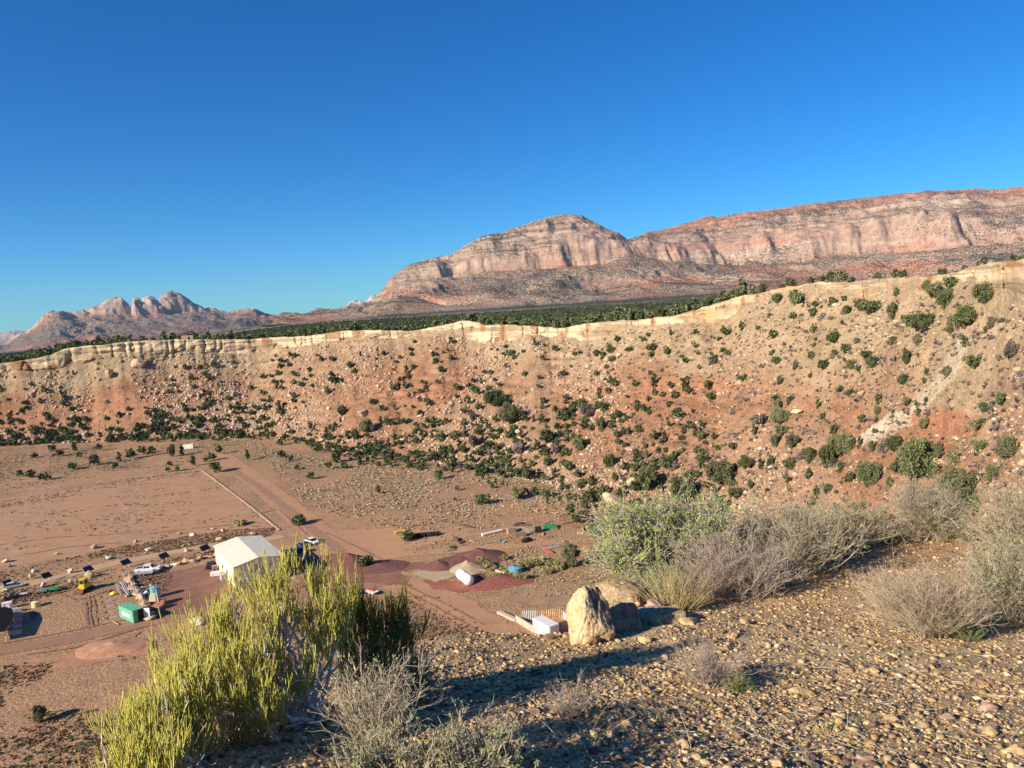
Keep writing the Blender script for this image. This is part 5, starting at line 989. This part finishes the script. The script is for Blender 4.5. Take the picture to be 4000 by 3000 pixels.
def FH(x, y):
    t = np.arctan2(x, y); r = np.hypot(x, y); k = np.clip(13/np.maximum(r, 1e-6), 0, 1)
    z = _A(x*k, y*k)@_cf
    re = redge(t)+.22*fbm(x*1.2, y*1.2, o=3, s=402); d = np.clip(r-re, 0, None)
    z = np.maximum(z, 56.2)*0+z
    return z+.035*fbm(x*.9, y*.9, o=3, s=401)+.02*fbm(x*5, y*5, o=3, s=403)-(np.sqrt(d*d+.06)-np.sqrt(.06))*1.55*(1+.25*fbm(t*9, r*.6, o=3, s=404))
ft = np.concatenate([np.linspace(-math.pi, -.80, 30, endpoint=False), np.linspace(-.80, .80, 420), np.linspace(.8, math.pi, 30)[1:-1]]); fr = np.concatenate([[.02, .5, 1., 1.5], np.geomspace(1.9, 30, 300)])
R_, T_ = np.meshgrid(fr, ft, indexing='ij'); FX, FY = R_*np.sin(T_), R_*np.cos(T_); FZ = FH(FX, FY)
fc = lerp(np.array([.45, .31, .16]), np.array([.54, .39, .21]), sstep(-.4, .5, fbm(FX*1.1, FY*1.1, o=4, s=405))); fc = lerp(fc, np.array([.40, .22, .11]), sstep(5, 9, R_)*.6)
fc = lerp(fc, np.array([.58, .42, .24]), sstep(.1, .8, np.clip(R_-redge(T_), 0, 1))*.8)
M_soil = vcolmat('hilltop_soil', (6., 45.), (.25, .5), .9, .012)
of = meshnp('hilltop', np.stack([FX, FY, FZ], -1), gridF(len(fr), len(ft), True), M_soil, True, fc); tag(of, kind='structure')
def fhit(px, py):
    d = ray(px, py); t = np.linspace(1.5, 25, 3000); P_ = CAM+d*t[:, None]; dz = P_[:, 2]-FH(P_[:, 0], P_[:, 1]); i = int(np.argmax(dz < 0))
    if dz[i] >= 0: i = int(np.argmin(np.abs(t-7.5)))
    return P_[i]
rf = np.random.default_rng(21)
# loose stones
gs = [rock_shape(I0, 500+i, .8, .5, 4) for i in range(14)]
def stones(n, r0, r1, med, sg, lo_, hi_, name='gravel', t0=-.85, t1=1.35):
    t = rf.uniform(t0, t1, n); r = np.sqrt(rf.uniform(r0*r0, r1*r1, n)); x, y = r*np.sin(t), r*np.cos(t)
    k = (r < redge(t)+.5); x, y, r = x[k], y[k], r[k]
    s = np.exp(rf.normal(math.log(med), sg, len(x))).clip(lo_, hi_)
    c = lerp(np.array([.54, .38, .19]), np.array([.34, .21, .105]), rf.random(len(x))**1.6); q = rf.random(len(x)); c = np.where((q > .80)[:, None], np.array([.15, .095, .085]), c); c = np.where((q < .10)[:, None], np.array([.62, .47, .28]), c); c = c*rf.uniform(.7, 1.15, (len(x), 1))
    P_ = np.stack([x, y, FH(x, y)+s*.12], -1); V, F, Cc = bake(gs, P_, s*.5, rf, .3, c); return V, F, Cc
prt = [stones(60000, 1.9, 4.2, .0115, .55, .005, .05), stones(58000, 4., 7.5, .0145, .55, .007, .06), stones(38000, 7.2, 13., .022, .5, .010, .09)]
V, F = cat([(a, b) for a, b, _ in prt]); M_grav = vcolmat('gravel_stone', (20., 80.), (.2, .3), .5, .004)
tag(meshnp('gravel', V, F, M_grav, False, np.concatenate([c for _, _, c in prt])), kind='stuff')
M_fr = simple('tan_gravel_stone', (.56, .40, .21), .9, .3, 14., bump=.5); M_fr2 = simple('pink_gravel_stone', (.50, .33, .24), .9, .3, 14., bump=.5); M_frd = simple('brown_gravel_stone', (.26, .16, .11), .9, .3, 14., bump=.5)
def stone(px, py, s, label, m=M_fr, sc=(1, .8, .6), group=None):
    p = fhit(px, py); V, F = rock_shape(I2, random.randrange(900), .55, .8, 14); o = meshnp('rock', V*np.array(sc)*s*.5, F, m, False); o.location = [float(v) for v in p+np.array([0, 0, s*.5*sc[2]*.5])]; o.rotation_euler = (random.uniform(-.15, .15), random.uniform(-.15, .15), random.uniform(0, 6)); return tag(o, label, 'rock', group)
for px, py, s, l, m in ((3130, 2715, .13, 'sharp tan rock casting a black shadow below the small dead bush', M_fr), (2280, 2785, .085, 'cream rock at the upper edge of the rounded shadow', M_fr), (2390, 2885, .085, 'rounded pink rock right of the rounded shadow', M_fr2), (2560, 2440, .16, 'pale stone near the brush on the tan slope', M_fr), (2910, 2435, .12, 'pale yellow stone in front of the purplish dead brush', M_fr),
      (3415, 2630, .08, 'pale upright stone in the middle of the right gravel', M_fr), (3870, 2870, .10, 'flat tan stone near the lower right corner', M_fr), (3480, 2815, .07, 'flat tan stone with a dark gap beside it on the right gravel', M_fr), (3600, 2840, .08, 'long tan stone right of the flat one with a dark gap', M_fr), (3860, 2775, .11, 'flat pinkish stone at the right edge gravel', M_fr2), (2600, 2580, .07, 'small cream stone in the centre of the gravel', M_fr), (1330, 2700, .06, 'round tan pebble below the yellow green bush', M_fr2),
      (2690, 2440, .2, 'broad pale ledge stone under the dead brush', M_fr), (2520, 2510, .14, 'pale tan stone right of the cream outcrop', M_fr), (3190, 2775, .07, 'yellowish stone just right of the sharp tan rock', M_fr), (2330, 2690, .05, 'small dark brown stone above the rounded shadow', M_frd), (3960, 2945, .09, 'tan stone in the bottom right corner', M_fr), (2440, 2830, .07, 'small tan stone above the rounded pink rock', M_fr), (2870, 2490, .10, 'small pale stone left of the gravel edge brush', M_fr)):
    stone(px, py, s, l, m)
for i in range(70):
    px, py = rf.uniform(1500, 4050), rf.uniform(2520, 3080)
    if py < 2520+max(0, (2300-px)*.25): continue
    stone(px, py, rf.uniform(.045, .085), 'hand sized stone lying loose among the foreground gravel', random.choice((M_fr, M_fr, M_fr2, M_frd)), (1, rf.uniform(.5, .9), rf.uniform(.35, .6)), 'larger loose stones in the foreground gravel')
# rocky outcrop at the lip
def outcrop():
    e = thing('rock_outcrop', 'cream rock outcrop with a dark crusted top at the lip of the hill', 'rock outcrop', fhit(2330, 2500)); b = np.array(e.location)
    M_oc = vcolmat('outcrop_rock', (5., 30.), (.15, .35), .9, .04)
    def mass(px, py, w, dep, h, seed, cols, name, lean=0., sink=.08, tp=.35):
        p0 = fhit(px, py); V, F = ico(6); V = V.copy(); r = np.random.default_rng(seed)
        for _ in range(16):
            n = r.normal(size=3)*np.array([1, 1, .35]); n /= np.linalg.norm(n); dd = r.uniform(.62, .86); V = V-np.clip(V@n-dd, 0, None)[:, None]*n
        u_ = np.clip(V[:, 2]*.5+.5, 0, 1); nn = fbm(V[:, 0]*2+seed, V[:, 1]*2, V[:, 2]*1.4, o=5, s=seed, g=.6); rg = ridged(V[:, 0]*3.5, V[:, 1]*3.5, V[:, 2]*2, o=4, s=seed+1)
        V = V*(1+.20*nn+.09*rg)[:, None]; V[:, :2] *= (1-(1-tp)*u_**1.2)[:, None]; V[:, 0] += lean*u_
        side = V[:, 0]*1.3+.9*(u_-.75)+.9*fbm(V[:, 0]*3, V[:, 1]*3, V[:, 2]*2, o=4, s=seed+2)
        c = lerp(cols[0]+0*V, cols[1]+0*V, sstep(.18, .34, side)); c = lerp(c, np.array([.66, .62, .55]), sstep(.38, .5, fbm(V[:, 0]*7, V[:, 1]*7, V[:, 2]*7, o=3, s=seed+3))*sstep(-.1, .3, side)*.8)  # right and top darker: crust, with the right cavity's shade painted in
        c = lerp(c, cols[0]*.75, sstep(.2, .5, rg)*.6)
        V = V*np.array([w/2, dep/2, h/2])+np.array([0, 0, h/2-sink]); V = rotz(V, -math.atan2(p0[0], p0[1]))
        meshnp(name, V+(p0-b), F, M_oc, False, c).parent = e
    cr = (np.array([.78, .60, .34]), np.array([.20, .15, .11])); ru = (np.array([.52, .38, .21]), np.array([.30, .21, .13]))
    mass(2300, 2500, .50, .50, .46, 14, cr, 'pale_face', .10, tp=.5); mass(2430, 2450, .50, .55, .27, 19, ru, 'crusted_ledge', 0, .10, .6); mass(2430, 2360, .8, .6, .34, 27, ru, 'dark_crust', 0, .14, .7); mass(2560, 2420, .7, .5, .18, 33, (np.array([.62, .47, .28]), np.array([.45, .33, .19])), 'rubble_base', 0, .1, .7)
outcrop()
for px, py, s in ((2350, 2330, .3), (2420, 2300, .25), (2480, 2370, .22), (2560, 2400, .28), (2450, 2440, .2), (2300, 2520, .14), (2600, 2340, .22), (2140, 2500, .12), (2530, 2330, .25), (2650, 2390, .18)): stone(px, py, s, 'angular tan stone tumbled around the cream outcrop', random.choice((M_fr, M_fr2, M_frd)), (1, .8, .65), 'stones around the cream outcrop')
# ---- shrubs made of stems
def curves(O, D, L, k, r, droop=0., wob=.08, upb=0.):
    """polylines from origins O along directions D, lengths L, bending up (upb) or down (droop)"""
    n = len(O); L = np.broadcast_to(L, (n,)); D = D/np.linalg.norm(D, axis=1, keepdims=True); P_ = np.empty((n, k, 3)); P_[:, 0] = O; d = D.copy()
    for i in range(1, k):
        d = d+np.array([0, 0, 1.])*(upb-droop)/k+r.normal(0, wob, (n, 3)); d /= np.linalg.norm(d, axis=1, keepdims=True); P_[:, i] = P_[:, i-1]+d*(L/(k-1))[:, None]
    return P_
def kids(P_, per, r, t0=.3, t1=1., spread=.7, L=.1, upb=.3, k=4, wob=.1, droop=0.):
    n, K, _ = P_.shape; i = np.repeat(np.arange(n), per); t = r.uniform(t0, t1, len(i))*(K-1); a = np.minimum(t.astype(int), K-2); f = (t-a)[:, None]
    O = P_[i, a]*(1-f)+P_[i, a+1]*f; D = P_[i, a+1]-P_[i, a]; D /= np.linalg.norm(D, axis=1, keepdims=True)+1e-9; D = D+r.normal(0, spread, D.shape)*1.; D[:, 2] += upb*.5
    return curves(O, D, L*r.uniform(.5, 1.3, len(i)), k, r, droop=droop, wob=wob, upb=upb)
def twigmat(name, c1, c2):
    m, N, L, b = newmat(name); g = node(N, 'ShaderNodeNewGeometry'); f = g.outputs['Random Per Island']
    L.new(mixc(N, L, f, c1, c2), b.inputs['Base Color']); b.inputs['Roughness'].default_value = .8; b.inputs['Specular IOR Level'].default_value = .2; return m
M_eph = twigmat('ephedra_stems', (.66, .58, .14), (.42, .43, .10)); M_ephd = twigmat('shade_toned_ephedra_stems', (.24, .25, .06), (.14, .17, .04)); M_tw = twigmat('grey_twigs', (.54, .46, .34), (.38, .32, .23)); M_tw2 = twigmat('tan_twigs', (.56, .47, .34), (.40, .32, .22)); M_twp = twigmat('brown_grey_twigs', (.52, .43, .35), (.38, .30, .24)); M_wd = simple('grey_wood', (.60, .55, .49), .9, .25, 30.)  # the dark ephedra stems carry that bush's shade in their base colour
M_lf = twigmat('grey_green_leaves', (.30, .33, .16), (.20, .24, .11)); M_lfg = twigmat('bright_green_leaves', (.42, .44, .13), (.24, .29, .08)); M_grs = twigmat('dry_grass', (.62, .52, .28), (.48, .38, .18)); M_grg = twigmat('green_grass', (.27, .30, .13), (.17, .20, .08))
def mesh_tubes(name, lst, m, parent, n=3):
    return meshnp(name, *cat([tubes(P_, R_, n) for P_, R_ in lst]), m, True, parent=parent)
def taper(P_, r0, r1): return np.linspace(r0, r1, P_.shape[1])[None]*np.ones((len(P_), 1))
def ephedra(base, clumps, label, mats, seed, dens=1.):
    """clumps: (px, py, slant distance, radius m) centres of broom tufts"""
    r = np.random.default_rng(seed); b = fhit(*base); e = thing('ephedra_shrub', label, 'shrub', b); wood, brooms = [], []
    for px, py, d, rad, L in clumps:
        rad, L = rad*.88, L*.86
        c = CAM+ray(px, py)*d-b; n = int(7+rad*40)
        # woody branches to the clump
        q = np.linspace(0, 1, 8)[:, None]; br = []
        for i in range(max(2, n//3)):
            tgt = c+r.normal(0, rad*.45, 3); o = r.normal(0, .06, 3)*[1, 1, 0]; mid = (o+tgt)/2+np.array([0, 0, -.10])+r.normal(0, .05, 3); br.append(o*(1-q)**2+2*mid*q*(1-q)+tgt*q*q+r.normal(0, .007, (8, 3)))
        br = np.array(br); wood.append((br, taper(br, .013, .005)))
        nb = int(155*rad*dens)+6; v = r.normal(size=(nb, 3)); v /= np.linalg.norm(v, axis=1, keepdims=True); O = c+v*(r.random((nb, 1))**.5)*rad*np.array([1, 1, .75]); D = (O-c)/rad*.5+np.array([0, 0, .85])+r.normal(0, .16, (nb, 3))
        s1 = curves(O-np.array([0, 0, L*.3]), D, L*r.uniform(.45, 1.3, nb), 6, r, wob=.05, upb=.35); s2 = kids(s1, 5, r, .05, .8, .33, L*.62, .8, 5, .05); s3 = kids(s2, 3, r, .1, .7, .30, L*.40, .8, 4, .05)
        brooms += [(s1, taper(s1, .0022, .0010)), (s2, taper(s2, .0017, .0009)), (s3, taper(s3, .0014, .0008))]
        tw = kids(br, 5, r, .2, 1, .8, .15, .2, 6, .16); wood.append((tw, taper(tw, .0035, .0012)))
    mesh_tubes('branches', wood, M_wd, e, 5); mesh_tubes('stems', brooms, mats, e, 3); return e
ephedra((1150, 2830), [(1040, 2360, 3.55, .09, .18), (1090, 2270, 3.6, .05, .21), (950, 2500, 3.5, .13, .17), (830, 2480, 3.4, .13, .18), (1110, 2430, 3.6, .10, .17), (1260, 2350, 3.6, .12, .20), (1320, 2430, 3.6, .10, .17), (1230, 2480, 3.6, .10, .15), (780, 2620, 3.3, .16, .19), (900, 2660, 3.2, .15, .18), (1010, 2570, 3.3, .10, .16), (1110, 2640, 3.3, .10, .16), (860, 2790, 3.1, .13, .18), (1190, 2660, 3.3, .09, .14), (1010, 2760, 3.1, .08, .16), (730, 2740, 3.2, .12, .18), (1270, 2540, 3.5, .08, .14)], 'large yellow green ephedra bush with upright broom like stems at the lower left', M_eph, 31)
ephedra((700, 3010), [(650, 2770, 3.05, .12, .18), (590, 2860, 2.95, .12, .18), (650, 2880, 2.9, .12, .17), (510, 2960, 2.85, .10, .17), (560, 2980, 2.8, .12, .17), (700, 2810, 3.0, .10, .16), (540, 3060, 2.75, .11, .16), (760, 2900, 2.95, .08, .14), (640, 3020, 2.7, .09, .15)], 'lower yellow green ephedra spreading to the bottom left, below the largest one', M_eph, 37)
ephedra((1430, 2700), [(1430, 2460, 3.9, .13, .24), (1370, 2540, 3.8, .11, .22), (1500, 2520, 3.9, .12, .23), (1440, 2590, 3.8, .12, .20), (1370, 2430, 3.9, .08, .20), (1560, 2470, 4.0, .08, .22), (1580, 2560, 4.0, .07, .2)], 'dark shaded ephedra bush at the right side of the large yellow green one', M_ephd, 41, 1.1)
ephedra((1080, 2870), [(1080, 2790, 3.05, .05, .12), (1040, 2830, 3.0, .04, .11)], 'small bright ephedra sprig at the foot of the large yellow green bush', M_eph, 43)
def brush(base, w, h, label, m, seed, n=60, leaf=None, name='dead_shrub', thick=.006, dense=1., lean=(0, 0), up0=.7):
    r = np.random.default_rng(seed); b = fhit(*base); e = thing(name, label, 'shrub', b); a = r.uniform(0, 2*np.pi, n); k = r.random(n)**.6
    D = np.stack([np.cos(a)*k*w/h+lean[0], np.sin(a)*k*w/h+lean[1], up0+.5*r.random(n)], -1); O = np.stack([r.normal(0, w*.10, n), r.normal(0, w*.10, n), np.full(n, -.02)], -1)
    Ln = h*r.uniform(.55, 1.05, n)*np.sqrt(1+(k*w/h)**2*.5); s1 = curves(O, D, Ln, 8, r, wob=.14, upb=.25); s2 = kids(s1, int(7*dense), r, .25, 1, .55, h*.38, .25, 6, .16); s3 = kids(s2, int(4*dense), r, .2, 1, .6, h*.18, .25, 4, .18)
    mesh_tubes('branches', [(s1, taper(s1, thick, thick*.35))], m, e, 4); mesh_tubes('twigs', [(s2, taper(s2, thick*.40, thick*.2)), (s3, taper(s3, thick*.26, thick*.16))], m, e, 3)
    if leaf:
        lm, cnt, sz = leaf; t = r.integers(0, len(s3), int(cnt)); q = s3[t, r.integers(1, s3.shape[1], int(cnt))]+r.normal(0, sz*.7, (int(cnt), 3)); meshnp('leaves', *quads(q, sz, r, 2.4), lm, parent=e)
    return e
brush((1500, 2980), .17, .32, 'tall pale dead shrub with upright bare stems at the bottom centre left', M_tw, 51, 40, (M_lf, 900, .006), thick=.0035)
brush((1620, 2740), .18, .22, 'grey green shrub behind the tall pale dead stems, beside the dark ephedra', M_tw, 52, 34, (M_lf, 3000, .0065), 'grey_shrub', thick=.003)
brush((1400, 2720), .24, .20, 'tangle of bare grey branches between the yellow bush and the dark one', M_tw, 53, 40, None, thick=.006)
brush((1820, 3080), .36, .15, 'dark grey green leafy shrub at the bottom edge casting the rounded shadow', M_tw, 54, 60, (M_lf, 5000, .006), 'grey_shrub', thick=.004, dense=1.5)
brush((1500, 3110), .24, .15, 'shaded shrub at the bottom edge under the tall pale stems', M_tw, 55, 50, (M_lf, 2500, .006), 'grey_shrub', thick=.004, dense=1.2)
brush((2230, 2790), .20, .13, 'small wispy grey brush just above the rounded shadow', M_twp, 56, 26, None, thick=.0025)
brush((2000, 2990), .12, .16, 'few bare grey twigs standing in the rounded shadow', M_tw, 57, 10, None, thick=.003)
brush((2770, 2680), .24, .20, 'small purplish dead bush in the middle of the gravel', M_twp, 58, 40, None, thick=.003, dense=1.2)
brush((2880, 2700), .10, .09, 'low sprig of green and straw beside the small purplish dead bush', M_grg, 59, 26, None, 'grass_tuft', thick=.003)
brush((2860, 2330), .85, .50, 'wide purplish grey dead brush in front of the grey thicket', M_twp, 60, 90, None, thick=.006, dense=1.5)
brush((3120, 2235), .8, .62, 'biggest tangled grey dead brush on the edge of the hill', M_tw, 61, 120, (M_lf, 3000, .012), thick=.007, dense=1.1)
brush((2970, 2200), .55, .52, 'grey brown brush on the left flank of the biggest grey thicket', M_tw2, 62, 80, (M_lf, 1500, .012), thick=.007, dense=1.0)
brush((3330, 2150), .6, .5, 'olive grey brush on the right flank of the biggest thicket', M_tw2, 63, 90, (M_lf, 3500, .012), thick=.007, dense=1.0)
brush((3480, 2115), .6, .25, 'low flattened grey brush on the skyline of the gravel', M_tw, 64, 80, (M_lf, 1500, .011), thick=.007, dense=1.1)
brush((3610, 2110), .34, .62, 'tall round grey shrub on the gravel skyline left of the dark patch', M_tw, 65, 70, (M_lf, 1500, .012), thick=.007, dense=1.6)
brush((3720, 2110), .4, .28, 'low twiggy brush right of the tall round grey shrub', M_tw2, 66, 60, (M_lf, 2000, .011), thick=.005, dense=1.3)
brush((4060, 2260), .6, .75, 'large olive grey brush cut off by the right edge of the photo', M_tw2, 67, 110, (M_lf, 5000, .014), thick=.007, dense=1.7)
brush((3950, 2420), .45, .5, 'pale brush at the right edge below the large olive one', M_tw, 68, 60, (M_lf, 1500, .015), thick=.005, dense=1.3)
brush((3640, 2490), .5, .42, 'straw coloured dead brush standing alone on the right gravel', M_tw2, 69, 90, None, thick=.0042, dense=1.4)
brush((3500, 2400), .45, .34, 'wispy straw brush behind the straw coloured dead brush', M_tw2, 70, 60, None, thick=.0035, dense=1.2)
brush((2500, 2290), .62, .72, 'leafy bright green shrub with silver branches beside the cream outcrop', M_wd, 71, 70, (M_lfg, 30000, .013), 'green_shrub', thick=.010, dense=1.6)
brush((2700, 2260), .62, .75, 'second green shrub right of the first, half hidden by dead brush', M_wd, 72, 60, (M_lfg, 22000, .013), 'green_shrub', thick=.009, dense=1.5)
brush((2590, 2330), .35, .30, 'low olive shrub at the foot of the bright green shrub', M_wd, 73, 40, (M_lf, 5000, .011), 'green_shrub', thick=.007, dense=1.0)
def grass(base, w, h, label, m, seed, n=160, name='grass_tuft'):
    r = np.random.default_rng(seed); b = fhit(*base); a = r.uniform(0, 6.28, n); k = r.random(n); O = np.stack([np.cos(a)*k*w*.3, np.sin(a)*k*w*.3, 0*a-.01], -1); D = np.stack([np.cos(a)*k*.7, np.sin(a)*k*.7, 1+0*a], -1)
    s = curves(O, D, h*r.uniform(.5, 1.1, n), 6, r, wob=.05, droop=.5); o = meshnp(name, *tubes(s, taper(s, .0022, .0006), 3), m, True); o.location = b; return tag(o, label, 'grass')
grass((3330, 2150), .3, .3, 'deep green grass clump at the foot of the biggest grey thicket', M_grg, 81, 260); grass((3770, 2500), .16, .16, 'green grass clump at the foot of the straw coloured dead brush', M_grg, 82, 220); grass((2640, 2380), .5, .4, 'pale straw grass tuft below the green shrubs', M_grs, 83, 420); grass((3240, 2180), .35, .5, 'yellow straw grass tuft left of the deep green grass clump', M_grs, 84, 300)
grass((900, 2900), .5, .16, 'flattened straw grass below the large yellow bush', M_grs, 85, 420); grass((720, 2980), .4, .14, 'flattened straw grass near the bottom left corner of the hill', M_grs, 86, 320); grass((3230, 2860), .12, .05, 'tiny yellowish tuft on the right gravel', M_grs, 87, 80); grass((2760, 2300), .4, .4, 'straw grass tuft between the green shrub and the purplish brush', M_grs, 88, 300)
P_ = []
for i in range(260):
    px, py = rf.uniform(1400, 4000), rf.uniform(2400, 3000)
    if py < 2540+(2300-px)*.3: continue
    p = fhit(px, py); L_ = rf.uniform(.06, .2); d = rf.normal(size=3)*[1, 1, .05]; P_.append(curves(np.array([p+[0, 0, .012]]), np.array([d]), L_, 5, rf, wob=.12)[0])
P_ = np.array(P_); P_[..., 2] = np.maximum(P_[..., 2], FH(P_[..., 0], P_[..., 1])+.006); tag(meshnp('twig_litter', *tubes(P_, taper(P_, .002, .001), 4), M_tw), kind='stuff')
P_ = []
